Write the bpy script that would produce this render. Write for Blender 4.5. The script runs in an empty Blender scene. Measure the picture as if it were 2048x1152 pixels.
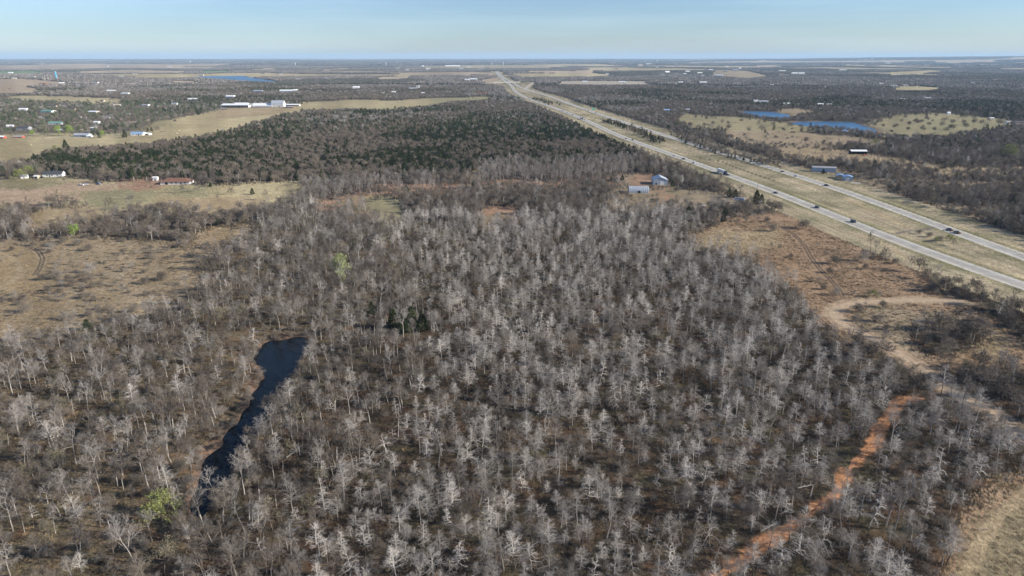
import bpy, math, random
import numpy as np
from math import radians as R, pi, sin, cos
random.seed(7)
rng = np.random.default_rng(7)
S = bpy.context.scene
C = S.collection

# ------------------------------------------------------------------ camera
H = 120.0; F = 1366.0; PITCH = R(18.66)
cam = bpy.data.cameras.new('camera'); cam_o = bpy.data.objects.new('camera', cam); C.objects.link(cam_o)
cam_o.location = (0, 0, H); cam_o.rotation_euler = (pi/2 - PITCH, 0, 0)
cam.sensor_width = 36; cam.lens = 36*F/2048; cam.clip_start = 1; cam.clip_end = 200000
S.camera = cam_o

# ------------------------------------------------------------------ sky, sun, exposure
SUN_EL, SUN_AZ = R(23), R(99)          # azimuth measured clockwise from +Y (the view direction)
W = bpy.data.worlds.new('World'); S.world = W; W.use_nodes = True
nt = W.node_tree; nt.nodes.clear()
sky = nt.nodes.new('ShaderNodeTexSky'); sky.sky_type = 'NISHITA'; sky.sun_disc = False
sky.sun_elevation = SUN_EL; sky.sun_rotation = SUN_AZ
sky.altitude = 300; sky.air_density = 1.0; sky.dust_density = 0.25; sky.ozone_density = 2.5
bg = nt.nodes.new('ShaderNodeBackground'); bg.inputs[1].default_value = 0.054
wo = nt.nodes.new('ShaderNodeOutputWorld')
# thin cirrus veils
tc = nt.nodes.new('ShaderNodeTexCoord'); mp = nt.nodes.new('ShaderNodeMapping'); mp.inputs['Scale'].default_value = (1.2, 1.2, 16)
nz = nt.nodes.new('ShaderNodeTexNoise'); nz.inputs['Scale'].default_value = 2.2; nz.inputs['Detail'].default_value = 6
rp = nt.nodes.new('ShaderNodeValToRGB'); rp.color_ramp.elements[0].position = .42; rp.color_ramp.elements[1].position = .8
rp.color_ramp.elements[0].color = (0, 0, 0, 1); rp.color_ramp.elements[1].color = (.2, .2, .2, 1)
mx = nt.nodes.new('ShaderNodeMixRGB'); mx.inputs[2].default_value = (10.0, 12.6, 14.2, 1)
L_ = nt.links.new
L_(tc.outputs['Generated'], mp.inputs[0]); L_(mp.outputs[0], nz.inputs[0]); L_(nz.outputs[0], rp.inputs[0])
tn = nt.nodes.new('ShaderNodeMixRGB'); tn.blend_type = 'MULTIPLY'; tn.inputs[0].default_value = 1; tn.inputs[2].default_value = (.98, 1.15, 1.50, 1)
L_(sky.outputs[0], tn.inputs[1]); L_(rp.outputs[0], mx.inputs[0]); L_(tn.outputs[0], mx.inputs[1]); L_(mx.outputs[0], bg.inputs[0]); L_(bg.outputs[0], wo.inputs[0])
sl = bpy.data.lights.new('sun', 'SUN'); so = bpy.data.objects.new('sun', sl); C.objects.link(so)
sl.energy = 5.0; sl.angle = R(.53); sl.color = (1, .93, .82)
so.rotation_euler = (pi/2 - SUN_EL, 0, pi - SUN_AZ)   # shines from azimuth SUN_AZ
S.view_settings.view_transform = 'Standard'; S.view_settings.look = 'None'
S.view_settings.gamma = 1; S.view_settings.exposure = 0.82; S.view_settings.use_curve_mapping = False
S.render.engine = 'CYCLES'
S.cycles.use_denoising = True
S.cycles.max_bounces = 4; S.cycles.diffuse_bounces = 2; S.cycles.glossy_bounces = 2; S.cycles.volume_bounces = 0
S.cycles.transparent_max_bounces = 4
S.cycles.use_adaptive_sampling = True; S.cycles.adaptive_threshold = 0.02

# ------------------------------------------------------------------ numeric noise and relief
def hsh(ix, iy, seed):
    n = (ix.astype(np.int64)*374761393 + iy.astype(np.int64)*668265263 + seed*974634777) & 0xffffffff
    n = ((n ^ (n >> 13))*1274126177) & 0xffffffff
    return ((n ^ (n >> 16)) & 0xffffff)/float(0xffffff)
def vn(x, y, seed=0):
    ix = np.floor(x); iy = np.floor(y); fx = x-ix; fy = y-iy
    fx = fx*fx*fx*(fx*(fx*6-15)+10); fy = fy*fy*fy*(fy*(fy*6-15)+10)
    a = hsh(ix, iy, seed); b = hsh(ix+1, iy, seed); c = hsh(ix, iy+1, seed); d = hsh(ix+1, iy+1, seed)
    return (a*(1-fx)+b*fx)*(1-fy)+(c*(1-fx)+d*fx)*fy
def fbm(x, y, lam, o=3, seed=0):
    s = 0; a = .5; t = 0
    for i in range(o):
        s = s + a*vn(x/lam+i*17.3, y/lam-i*9.1, seed+i); t += a; a *= .5; lam *= .5
    return s/t
def sst(a, b, x):
    t = np.clip((x-a)/(b-a), 0, 1); return t*t*(3-2*t)
def h0(x, y):
    x = np.asarray(x, float); y = np.asarray(y, float); r = np.hypot(x, y)
    z = (fbm(x, y, 330, 2, 3)-.5)*2.6*(1-.3*sst(500, 1500, r))
    z = z + (fbm(x, y, 1500, 2, 5)-.5)*16*sst(900, 4000, r)
    z = z + (fbm(x, y, 4200, 3, 8)-.5)*42*sst(4500, 14000, r)
    z = z + sst(14000, 27000, r)*38
    rt = sst(.22, .8, x/np.maximum(y, 1))
    z = z + sst(9000, 23000, r)*100*rt
    return z
def rays(px, py):
    dx = (np.asarray(px, float)-1024)/F; d = (np.asarray(py, float)-576)/F
    return dx, np.cos(PITCH)-d*np.sin(PITCH), -(np.sin(PITCH)+d*np.cos(PITCH))
TT = np.exp(np.linspace(np.log(90), np.log(42000), 2600))
def at(px, py):
    px = np.atleast_1d(px).astype(float); py = np.atleast_1d(py).astype(float)
    a, b, c = rays(px, py)
    X = a[:, None]*TT; Y = b[:, None]*TT; Z = H+c[:, None]*TT - h0(X, Y)
    hit = Z < 0; k = np.where(hit.any(1), hit.argmax(1), len(TT)-1); k = np.maximum(k, 1)
    i = np.arange(len(px)); z0 = Z[i, k-1]; z1 = Z[i, k]; f = np.clip(z0/(z0-z1+1e-9), 0, 1)
    t = TT[k-1]+(TT[k]-TT[k-1])*f
    return np.stack([a*t, b*t], 1)
def P(*q): return at([a for a, b in q], [b for a, b in q])
def resamp(pl, step):
    d = np.r_[0, np.cumsum(np.hypot(*np.diff(pl, axis=0).T))]; n = max(2, int(d[-1]/step)+1); s = np.linspace(0, d[-1], n)
    return np.stack([np.interp(s, d, pl[:, 0]), np.interp(s, d, pl[:, 1])], 1)
def smooth(pl, n=6, step=12.):
    pl = resamp(pl, step)
    for _ in range(n):
        q = pl.copy(); q[1:-1] = (pl[:-2]+2*pl[1:-1]+pl[2:])/4; pl = q
    return pl
def inside(x, y, poly):
    res = np.zeros(x.shape, bool)
    lo = poly.min(0); hi = poly.max(0)
    m = (x > lo[0]) & (x < hi[0]) & (y > lo[1]) & (y < hi[1])
    if not m.any(): return res
    xs = x[m]; ys = y[m]; r_ = np.zeros(xs.shape, bool)
    for i in range(len(poly)):
        x1, y1 = poly[i-1]; x2, y2 = poly[i]
        if y1 == y2: continue
        r_ ^= ((ys < y1) != (ys < y2)) & (xs < (x2-x1)*(ys-y1)/(y2-y1)+x1)
    res[m] = r_; return res
def dline(x, y, pl, maxd=60.):
    D = np.full(x.shape, 1e9)
    lo = pl.min(0)-maxd; hi = pl.max(0)+maxd
    m = (x > lo[0]) & (x < hi[0]) & (y > lo[1]) & (y < hi[1])
    if not m.any(): return D
    xs = x[m]; ys = y[m]; d = np.full(xs.shape, 1e9)
    for i in range(len(pl)-1):
        a = pl[i]; v = pl[i+1]-a; l2 = v@v+1e-9
        t = np.clip(((xs-a[0])*v[0]+(ys-a[1])*v[1])/l2, 0, 1)
        d = np.minimum(d, np.hypot(xs-a[0]-t*v[0], ys-a[1]-t*v[1]))
    D[m] = d; return D

# ------------------------------------------------------------------ water outlines (world metres)
pond_px = [(499,716),(504,700),(515,688),(540,677),(575,671),(608,670),(628,678),(612,700),(604,725),(596,745),(580,775),(560,800),(536,832),(520,850),
           (505,870),(485,905),(470,945),(440,975),(428,1000),(418,1020),(390,1020),(386,990),(398,950),(412,915),(434,885),(462,850),(492,812),(512,780),(520,745),(512,728)]
WAT = [P(*pond_px),
       P((378,152.3),(430,150.6),(488,150.6),(498,154),(520,157),(552,160),(548,164),(510,162.5),(470,160),(430,157.5),(400,155)),
       P((1478,222),(1500,221),(1545,222.5),(1578,228),(1582,234),(1560,238),(1530,234),(1500,230),(1484,226)),
       P((1574,245),(1600,242),(1650,241.5),(1705,243),(1728,250),(1752,257),(1752,264),(1720,262),(1690,257),(1650,254),(1605,250))]
WAT[0] = resamp(np.vstack([WAT[0], WAT[0][:1]]), 1.2); _q = WAT[0]; WAT[0] = _q+np.stack([fbm(_q[:, 0], _q[:, 1], 7, 3, 301)-.5, fbm(_q[:, 0], _q[:, 1], 7, 3, 302)-.5], 1)*6.5; WAT[0][-1] = WAT[0][0]; WAT[0] = WAT[0][:-1]
WAT = [smooth(np.vstack([w, w[:1]]), 2 if i_ else 1, max(1.2, .004*np.hypot(*w.mean(0)))) for i_, w in enumerate(WAT)]
WZ = [float(h0(*w.mean(0)))-(1.0 if i == 0 else 1.5) for i, w in enumerate(WAT)]
def h(x, y):
    x = np.asarray(x, float); y = np.asarray(y, float); z = h0(x, y)
    sh = x.shape; x = x.ravel(); y = y.ravel(); z = z.ravel().copy()
    for i, w in enumerate(WAT):
        b = [7, 110, 30, 30][i]
        d = dline(x, y, w, b); ins = inside(x, y, w)
        k = np.where(ins, 0, sst(0, b, d)); z = z*k + (WZ[i]-.02)*(1-k)
        z = np.where(ins, WZ[i]-np.clip(d*.35, 0.02, 1.6), z)
    return z.reshape(sh)
def hz(x, y): return float(h(np.array([x]), np.array([y]))[0])

# ------------------------------------------------------------------ roads
near_px = [(2200,625),(2048,575),(1895,523),(1775,477),(1702,444),(1639,417),(1600,403),(1546,384),(1493,363),(1448,347),(1387,325),(1317,300),(1231,270),(1190,249),(1129,223),(1088,209),(1050,195),(1031,184),(1022,171),(1005.6,158.7),(996,150),(991,143)]
far_px = [(2200,570),(2048,516),(1985,492),(1909,463),(1795,419.5),(1737,397.5),(1688,382),(1638,366),(1600,354),(1561,341.5),(1493,320),(1420,299),(1348,277),(1293,259.5),(1200,229),(1143,209.5),(1105,194.5),(1060,182),(1039,174),(1018,161.8),(1003,152),(994,143)]
NEAR = smooth(P(*near_px), 30, 18.); FAR = smooth(P(*far_px), 30, 18.)
loop_px = [(1925,604),(1868,601),(1820,600),(1760,602),(1720,605),(1690,609),(1669,618),(1664,630),(1682,646),(1710,660),(1745,677),(1780,697),(1810,716),(1840,738),(1862,756),(1890,778),(1930,797),(1965,812),(1995,835),(2060,885),(2120,940)]
LOOP = smooth(P(*loop_px), 3, 3.)
TRK1 = smooth(P((1560,452),(1590,470),(1610,492),(1622,515),(1640,538),(1662,560),(1678,580),(1684,592)), 2, 3.)
TRK2 = smooth(P((1598,600),(1615,618),(1640,640),(1665,662),(1690,690),(1700,710)), 2, 3.)
RED = smooth(P((1832,795),(1806,798),(1786,822),(1762,850),(1750,885),(1715,915),(1692,950),(1672,985),(1645,1005),(1612,1035),(1570,1060),(1530,1085),(1500,1112),(1460,1135),(1425,1160),(1390,1200)), 2, 2.)
TRK3 = smooth(P((30,488),(55,492),(78,503),(86,518),(80,535),(70,550)), 2, 2.5)
TRK4 = smooth(P((-30,600),(10,572),(45,548),(30,520),(-20,500)), 2, 3.)
CORNER = smooth(P((1925,1170),(1960,1090),(2000,1030),(2060,980),(2120,940)), 2, 2.)
RAMP = smooth(P((1048,181),(1060,170),(1073,163)), 2, 20.)
FARMRD = smooth(P((0,343),(0,343),(60,338)), 1, 8.)
VILRD = smooth(P((150,262),(230,248),(300,240),(345,232),(400,224)), 2, 15.)

# ------------------------------------------------------------------ land cover
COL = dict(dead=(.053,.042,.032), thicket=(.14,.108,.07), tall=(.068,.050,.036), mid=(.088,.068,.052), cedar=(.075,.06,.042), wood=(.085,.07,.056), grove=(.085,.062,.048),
           dry=(.275,.217,.142), pasture=(.36,.30,.175), lawn=(.245,.22,.125), gold=(.31,.24,.145), red=(.29,.185,.12), dirt=(.36,.265,.175), rust=(.27,.185,.115), cornergrass=(.215,.175,.105), cedcore=(.06,.052,.036),
           verge=(.20,.175,.095), pale=(.36,.31,.245), ffield=(.37,.29,.20), gfield=(.16,.22,.10), park=(.26,.225,.13), town=(.14,.12,.085), clay=(.41,.205,.10), bank=(.20,.13,.088))
KEYS = list(COL); CI = {k: i for i, k in enumerate(KEYS)}; CARR = np.array([COL[k] for k in KEYS])
ZONES = [
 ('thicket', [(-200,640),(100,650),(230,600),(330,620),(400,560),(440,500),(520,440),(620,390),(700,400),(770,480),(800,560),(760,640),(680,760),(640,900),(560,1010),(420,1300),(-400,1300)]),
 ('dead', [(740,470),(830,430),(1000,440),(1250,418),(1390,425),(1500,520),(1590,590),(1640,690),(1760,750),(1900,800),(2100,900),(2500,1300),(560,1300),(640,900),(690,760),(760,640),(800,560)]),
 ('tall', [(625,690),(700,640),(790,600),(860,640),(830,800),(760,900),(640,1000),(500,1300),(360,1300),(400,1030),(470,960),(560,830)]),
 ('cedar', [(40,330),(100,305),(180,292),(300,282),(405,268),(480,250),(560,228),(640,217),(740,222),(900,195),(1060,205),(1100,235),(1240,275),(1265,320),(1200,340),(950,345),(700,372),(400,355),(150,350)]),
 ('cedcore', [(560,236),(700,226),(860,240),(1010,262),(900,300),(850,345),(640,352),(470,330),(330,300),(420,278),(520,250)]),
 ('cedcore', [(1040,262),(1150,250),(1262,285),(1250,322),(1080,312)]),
 ('cedcore', [(60,335),(120,315),(320,305),(300,340),(120,350)]),
 ('grove', [(950,335),(1262,316),(1270,350),(1120,362),(960,366)]),
 ('grove', [(600,372),(860,362),(870,384),(640,392)]),
 ('dead', [(1000,455),(1300,470),(1300,480),(1000,480)]),
 # open ground on the left
 ('dry', [(-300,480),(100,478),(200,470),(330,480),(380,500),(400,545),(330,600),(250,610),(190,640),(60,660),(-300,670)]),
 ('gold', [(-100,505),(60,500),(110,520),(60,560),(-100,575)]),
 ('dry', [(380,465),(470,448),(500,455),(440,480),(400,500),(370,490)]),
 ('gold', [(400,452),(500,446),(505,455),(410,462)]),
 ('pasture', [(-200,356),(120,353),(250,362),(390,367),(605,362),(610,382),(540,400),(420,412),(300,407),(130,396),(60,402),(-200,410)]),
 ('park', [(-50,360),(130,358),(110,378),(-50,380)]),
 ('dirt', [(-50,380),(110,378),(160,362),(260,366),(130,392),(60,400),(-50,400)]),
 ('lawn', [(150,388),(230,374),(285,374),(300,382),(220,402),(160,396)]),
 ('lawn', [(320,376),(420,368),(400,384),(330,384)]),
 ('red', [(225,356),(300,352),(330,358),(300,366),(230,364)]),
 ('gold', [(45,432),(90,418),(215,412),(240,424),(150,436),(90,452),(60,455)]),
 ('gold', [(300,396),(420,392),(540,392),(500,404),(380,410)]),
 ('pasture', [(-200,280),(140,272),(215,268),(300,262),(330,240),(400,226),(440,216),(600,212),(730,208),(860,203),(930,195),(885,205),(845,212),(745,221),(640,216),(560,227),(480,249),(405,267),(300,281),(180,291),(100,301),(50,320),(-200,340)]),
 ('gold', [(440,216),(600,213),(560,222),(430,232)]),
 ('park', [(200,262),(330,240),(330,246),(250,262)]),
 ('lawn', [(830,198),(960,193),(1010,196),(960,200),(850,203)]),
 ('pasture', [(590,205),(700,200),(760,202),(860,198),(850,206),(740,210),(620,212)]),
 ('town', [(-200,205),(150,200),(330,205),(470,208),(430,220),(340,236),(250,262),(120,272),(-200,280)]),
 ('pasture', [(-200,272),(100,268),(220,264),(120,276),(-200,284)]),
 ('pasture', [(40,191),(130,192),(250,197),(235,204),(60,200),(0,196)]),
 ('ffield', [(-300,172),(60,172),(76,178),(60,185),(-300,184)]),
 ('ffield', [(-300,158),(60,158),(110,162),(140,166),(60,170),(-300,170)]),
 ('gfield', [(-300,142),(70,142),(90,145),(-300,148)]),
 ('ffield', [(140,143.5),(250,139),(380,142),(360,145),(180,146)]),
 ('ffield', [(60,130.5),(200,129.5),(230,132),(80,133)]),
 ('gfield', [(400,142),(455,141.5),(460,144),(400,145)]),
 ('ffield', [(340,162),(390,161.5),(400,165),(345,166)]),
 ('ffield', [(752,154.5),(820,151),(825,154),(800,158),(755,159)]),
 ('ffield', [(700,145),(900,143.5),(1000,145),(980,148),(860,147)]),
 ('ffield', [(975,134.5),(1025,133.5),(1030,136),(980,137)]),
 ('ffield', [(500,138.5),(545,137),(560,139),(505,140)]),
 ('ffield', [(640,139),(700,136.5),(700,139),(645,141)]),
 ('ffield', [(1508,131),(1560,129.5),(1568,133),(1510,134)]),
 ('pasture', [(1020,148),(1180,146),(1240,150),(1180,152),(1040,153)]),
 ('ffield', [(1060,141.5),(1190,142.5),(1190,145.5),(1050,144)]),
 ('pale', [(1110,163),(1180,161),(1300,163),(1290,168),(1190,169),(1120,167)]),
 ('ffield', [(955,160),(1010,152),(1025,165),(1040,176),(1025,186),(1012,172),(975,168)]),
 ('verge', [(1040,165),(1075,163),(1070,175),(1050,180)]),
 ('pasture', [(1774,145),(1860,140),(1890,142),(1840,148),(1780,151)]),
 ('pasture', [(1780,175),(1830,171),(1890,176),(1860,180),(1790,180)]),
 ('ffield', [(1860,122),(1990,119),(2000,122),(1900,126)]),
 ('dry', [(1430,139),(1500,142),(1530,150),(1560,148),(1500,156),(1420,150)]),
 # east of the highway
 ('park', [(1348,240),(1372,226),(1400,230),(1500,236),(1570,246),(1640,256),(1600,262),(1530,262),(1440,258),(1380,252)]),
 ('dry', [(1548,219),(1600,217),(1640,224),(1580,228)]),
 ('park', [(1740,262),(1730,240),(1800,228),(1900,226),(2000,236),(2020,246),(1960,256),(1880,268),(1800,268)]),
 ('lawn', [(1850,246),(1960,236),(2010,244),(1960,256),(1860,262)]),
 ('dry', [(1470,262),(1560,262),(1640,270),(1760,278),(1790,284),(1700,286),(1640,296),(1700,318),(1640,322),(1560,300),(1500,282)]),
 ('gold', [(1550,298),(1640,300),(1720,304),(1820,316),(1800,322),(1700,318),(1640,322),(1570,308)]),
 ('dry', [(1640,340),(1700,345),(1720,352),(1760,366),(1790,384),(1780,390),(1740,378),(1690,362)]),
 ('dry', [(1730,352),(1850,355),(1990,361),(2060,365),(2060,370),(1850,363),(1740,359)]),
 ('gold', [(1800,318),(1900,328),(2060,338),(2060,343),(1890,336),(1800,325)]),
 ('dry', [(1850,400),(1920,404),(1990,416),(1980,420),(1900,412)]),
 ('dry', [(1720,352),(1840,356),(1860,360),(1740,358)]),
 # clearings in the middle
 ('park', [(640,396),(700,402),(772,404),(780,416),(790,436),(770,440),(745,445),(742,470),(760,485),(730,485),(728,450),(690,418)]),
 ('red', [(625,398),(680,394),(690,402),(650,406)]),
 ('red', [(965,420),(1000,418),(1050,419),(1045,432),(1000,436),(962,440)]),
 ('dry', [(962,436),(1045,432),(1020,446),(965,450)]),
 ('gold', [(915,345),(960,335),(962,346),(925,358)]),
 ('red', [(700,382),(860,372),(980,366),(1110,360),(1250,348),(1250,352),(1110,366),(980,373),(860,380),(700,388)]),
 ('dry', [(1225,350),(1262,345),(1300,350),(1350,374),(1420,384),(1520,398),(1500,410),(1400,408),(1330,414),(1250,408),(1200,402),(1215,380),(1240,370)]),
 ('red', [(1240,350),(1300,348),(1312,356),(1270,362)]),
 ('red', [(1296,375),(1330,374),(1345,382),(1310,388)]),
 ('park', [(1318,368),(1344,368),(1346,375),(1320,376)]),
 # rusty grass beside the highway and inside the loop
 ('rust', [(1375,470),(1470,455),(1500,430),(1560,430),(1640,455),(1690,480),(1760,510),(1840,540),(1890,590),(1960,640),(2048,690),(2200,760),(2200,860),(2048,820),(1940,790),(1860,740),(1780,690),(1640,660),(1600,600),(1550,560),(1500,520),(1440,490)]),
 ('gold', [(1385,478),(1460,465),(1560,460),(1580,480),(1500,490),(1420,490)]),
 ('gold', [(1880,632),(1960,650),(2048,700),(2040,730),(1980,700),(1900,664)]),
 ('dry', [(1700,612),(1860,608),(1920,625),(1890,660),(1840,655),(1850,690),(1870,720),(1820,700),(1770,672),(1720,650),(1700,630)]),
 ('mid', [(1815,655),(1850,640),(1905,632),(1960,648),(1985,690),(1930,708),(1860,700),(1825,680)]),
 ('mid', [(1860,745),(1930,735),(2060,760),(2200,800),(2200,960),(2060,940),(1960,850),(1900,800)]),
 ('lawn', [(1738,588),(1772,586),(1770,594),(1742,594)]),
 ('rust', [(1895,1190),(1915,1110),(1955,1050),(2005,1000),(2060,965),(2300,940),(2300,1300),(1880,1300)]),
 ('cornergrass', [(1930,1190),(1960,1110),(2000,1050),(2060,1000),(2300,975),(2300,1300),(1900,1300)]),
]
ZP = [(k, P(*q)) for k, q in ZONES]
GULLY = smooth(P((1392,314),(1440,322),(1480,338),(1515,350),(1552,362)), 2, 6.)
GULLY2 = smooth(P((1255,300),(1310,330),(1360,352),(1400,365)), 2, 8.)
MEDPATH = smooth(P((1688,397),(1740,418),(1800,448),(1822,456)), 3, 6.)
CROSS = smooth(P((1790,468),(1810,462),(1850,460),(1880,452)), 2, 4.)
TIRE = smooth(P((1905,596),(1870,560),(1830,525),(1780,495),(1700,462)), 3, 5.)
OPEN = {'dry', 'pasture', 'gold', 'lawn', 'park', 'ffield', 'gfield', 'dirt', 'red', 'pale'}
def cover(x, y):
    """class index and soil colour for arrays of world positions"""
    r = np.hypot(x, y)
    wa = np.minimum(.034*r, 30)
    wx = x+(fbm(x, y, np.maximum(.07*r, 9), 4, 21)-.5)*2*wa; wy = y+(fbm(x, y, np.maximum(.07*r, 9), 4, 31)-.5)*2*wa*1.5
    jx = (hsh(np.floor(x*7.3), np.floor(y*7.3), 401)-.5); jy = (hsh(np.floor(x*7.3), np.floor(y*7.3), 402)-.5); ja = np.minimum(.022*r, 14); wx = wx+jx*ja; wy = wy+jy*ja*1.6
    cls = np.full(x.shape, CI['mid'])
    cls[r > 1150+(fbm(x, y, 120, 2, 9)-.5)*500] = CI['wood']
    far = r > 2300
    n1 = fbm(x, y, 1300, 3, 41); n2 = fbm(x, y, 2600, 2, 44)
    cls[far & (r > 4200) & (n1+.15*n2 > .72)] = CI['ffield']; cls[far & (r > 4200) & (n1+.15*n2 > .78)] = CI['pasture']
    n3 = fbm(x*.7, y, 5200, 3, 47)
    cls[(r > 9000) & (n3 > .56)] = CI['ffield']
    for k, poly in ZP:
        rr = np.hypot(*poly.mean(0))
        m = inside(wx if rr < 3500 else x, wy if rr < 3500 else y, poly)
        if k in OPEN: m |= inside((wx if rr < 3500 else x)*1.05, (wy if rr < 3500 else y)*1.05, poly)
        cls[m] = CI[k]
    # highway verge
    dn = dline(x, y, NEAR, 90); df = dline(x, y, FAR, 90)
    wn = 34+6*(fbm(x, y, 40, 2, 51)-.5)*2
    side = np.interp(y, FAR[:, 1], FAR[:, 0]); sn = np.interp(y, NEAR[:, 1], NEAR[:, 0])
    med = (x > sn) & (x < side) & (y > 150) & (y < FAR[-1, 1])
    vg = med | ((dn < 36) & (x < sn)) | ((df < 40) & (x > side))
    cls[vg & (y > 120)] = CI['verge']
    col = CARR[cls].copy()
    v = vg & (y > 120)
    g = fbm(x, y, 26, 3, 61)[..., None]; g2 = fbm(x, y, 160, 2, 62)[..., None]
    g = sst(.35, .75, g); vc = np.array([.345,.285,.185])*(1-g)+np.array([.225,.20,.12])*g; vc = vc*(.7+.5*g2)*(.72+.56*vn(np.minimum(dn, df)*.42, y*.012, 63))[..., None]*(.86+.28*vn(np.minimum(dn, df)*1.5, y*.03, 64))[..., None]
    dd = np.minimum(dn, df)[..., None]
    vc = np.where(dd < 12, vc*.72+np.array([.02,.025,.0]), vc)
    col[v] = vc[v]
    for ln, w, c in ((GULLY, 1.6, (.07,.055,.04)), (GULLY2, 3.5, (.10,.085,.06)), (MEDPATH, 2.2, (.36,.28,.16)), (CROSS, 2.6, (.15,.13,.11)), (TIRE, 1.6, (.34,.26,.16))):
        d = dline(x, y, ln, 20); k = (1-sst(w*.5, w, d))[..., None]; col = col*(1-k)+np.array(c)*k
    # tracks
    for ln, w, c in ((LOOP, 8.0, 'dirt'), (RED, 2.7, 'clay'), (TRK4, 3, 'gold'), (CORNER, 2.5, 'gold'), (VILRD, 8, 'dirt'), (RAMP, 16, 'pale')):
        d = dline(x, y, ln, 30); wv = w*(.62+.55*fbm(x, y, 9, 2, 71))*(1 if ln is not RED else .25+1.25*sst(.25, .6, fbm(x, y, 5, 3, 73)))
        k = (1-sst(wv*.45, wv, d))[..., None]; col = col*(1-k)+np.array(COL[c])*k
        cls[d < wv*.7] = CI['dirt']
    for ln in (TRK1, TRK2, TRK3):
        d = dline(x, y, ln, 10); k = (1-sst(.3, .8, np.abs(d-.9)))[..., None]; col = col*(1-k*.75)+np.array([.07,.05,.035])*k*.75
        cls[d < 2.4] = CI['dirt']
    # pond bank of red soil
    d = dline(x, y, WAT[0], 14); pa, pb_ = at([400, 560], [1010, 740]); west = ((pb_[0]-pa[0])*(y-pa[1])-(pb_[1]-pa[1])*(x-pa[0])) > 0; wv = (1.2+6*sst(.35, .75, fbm(x, y, 16, 2, 81)))*np.where(west, 1, .12)+.01
    k = ((1-sst(wv*.5, wv, d)))[..., None]; col = col*(1-k)+np.array(COL['bank'])*k
    cls[(d < 2.5) & west] = CI['dirt']
    for w in WAT[1:]:
        d = dline(x, y, w, 60); cls[d < 12] = CI['dirt']; cls[inside(x*1.03, y*1.03, w)] = CI['dirt']; k = (1-sst(6, 14, d))[..., None]; col = col*(1-k)+np.array([.2,.15,.1])*k
    inw = np.zeros(x.shape, bool)
    for w in WAT: inw |= inside(x, y, w)
    # reddish / olive variation on wood floors
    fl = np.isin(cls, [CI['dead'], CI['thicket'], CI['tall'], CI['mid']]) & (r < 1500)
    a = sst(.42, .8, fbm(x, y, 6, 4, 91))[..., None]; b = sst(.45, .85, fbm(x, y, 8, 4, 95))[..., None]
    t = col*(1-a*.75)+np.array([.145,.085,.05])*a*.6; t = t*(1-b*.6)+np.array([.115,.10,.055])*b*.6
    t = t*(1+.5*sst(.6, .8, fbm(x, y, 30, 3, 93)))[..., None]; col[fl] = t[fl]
    op = np.isin(cls, [CI['cornergrass'], CI['dry'], CI['pasture'], CI['gold'], CI['park'], CI['ffield'], CI['rust']])
    a = fbm(x, y, np.maximum(.03*r, 10), 3, 97)[..., None]; b = sst(.5, .72, fbm(x, y, np.maximum(.05*r, 18), 3, 99))[..., None]
    t = col*(.72+.56*a); t = t*(1-b*.4)+t*np.array([.72,.68,.62])*b*.4; col[op] = t[op]
    return cls, col, inw

# ------------------------------------------------------------------ materials
MATS = {}
def mat(name, col, rough=.9, metal=0., var=.0, noise=None, spec=.3, hue=0., bump=None, attr=None, second=None, trans=0.):
    if name in MATS: return MATS[name]
    m = bpy.data.materials.new(name); m.use_nodes = True; n = m.node_tree.nodes; l = m.node_tree.links
    b = n['Principled BSDF']; b.inputs['Roughness'].default_value = rough; b.inputs['Metallic'].default_value = metal
    b.inputs['Specular IOR Level'].default_value = spec; b.inputs['Base Color'].default_value = (*col, 1)
    cur = None
    if attr:
        a = n.new('ShaderNodeAttribute'); a.attribute_name = attr; cur = a.outputs['Color']
    if second:
        oi = n.new('ShaderNodeObjectInfo'); mm = n.new('ShaderNodeMixRGB'); mm.inputs[1].default_value = (*col, 1); mm.inputs[2].default_value = (*second, 1)
        l.new(oi.outputs['Random'], mm.inputs[0]); cur = mm.outputs[0]
    if cur is None:
        rg = n.new('ShaderNodeRGB'); rg.outputs[0].default_value = (*col, 1); cur = rg.outputs[0]
    if var:
        oi = n.new('ShaderNodeObjectInfo'); mr = n.new('ShaderNodeMath'); mr.operation = 'MULTIPLY'; mr.inputs[1].default_value = 7.31
        fr = n.new('ShaderNodeMath'); fr.operation = 'FRACT'; l.new(oi.outputs['Random'], mr.inputs[0]); l.new(mr.outputs[0], fr.inputs[0])
        mp_ = n.new('ShaderNodeMapRange'); mp_.inputs[3].default_value = 1-var; mp_.inputs[4].default_value = 1+var; l.new(fr.outputs[0], mp_.inputs[0])
        hs = n.new('ShaderNodeHueSaturation'); l.new(mp_.outputs[0], hs.inputs['Value']); l.new(cur, hs.inputs['Color']); cur = hs.outputs[0]
    if noise:
        sc, amt = noise
        t = n.new('ShaderNodeTexCoord'); z = n.new('ShaderNodeTexNoise'); z.inputs['Scale'].default_value = sc; z.inputs['Detail'].default_value = 5
        l.new(t.outputs['Object'], z.inputs[0]); mp2 = n.new('ShaderNodeMapRange'); mp2.inputs[1].default_value = .25; mp2.inputs[2].default_value = .75
        mp2.inputs[3].default_value = 1-amt; mp2.inputs[4].default_value = 1+amt; l.new(z.outputs[0], mp2.inputs[0])
        hs2 = n.new('ShaderNodeHueSaturation'); l.new(mp2.outputs[0], hs2.inputs['Value']); l.new(cur, hs2.inputs['Color']); cur = hs2.outputs[0]
        if bump:
            bp = n.new('ShaderNodeBump'); bp.inputs['Strength'].default_value = bump; bp.inputs['Distance'].default_value = .3
            l.new(z.outputs[0], bp.inputs['Height']); l.new(bp.outputs[0], b.inputs['Normal'])
    l.new(cur, b.inputs['Base Color'])
    MATS[name] = m; return m

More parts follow.
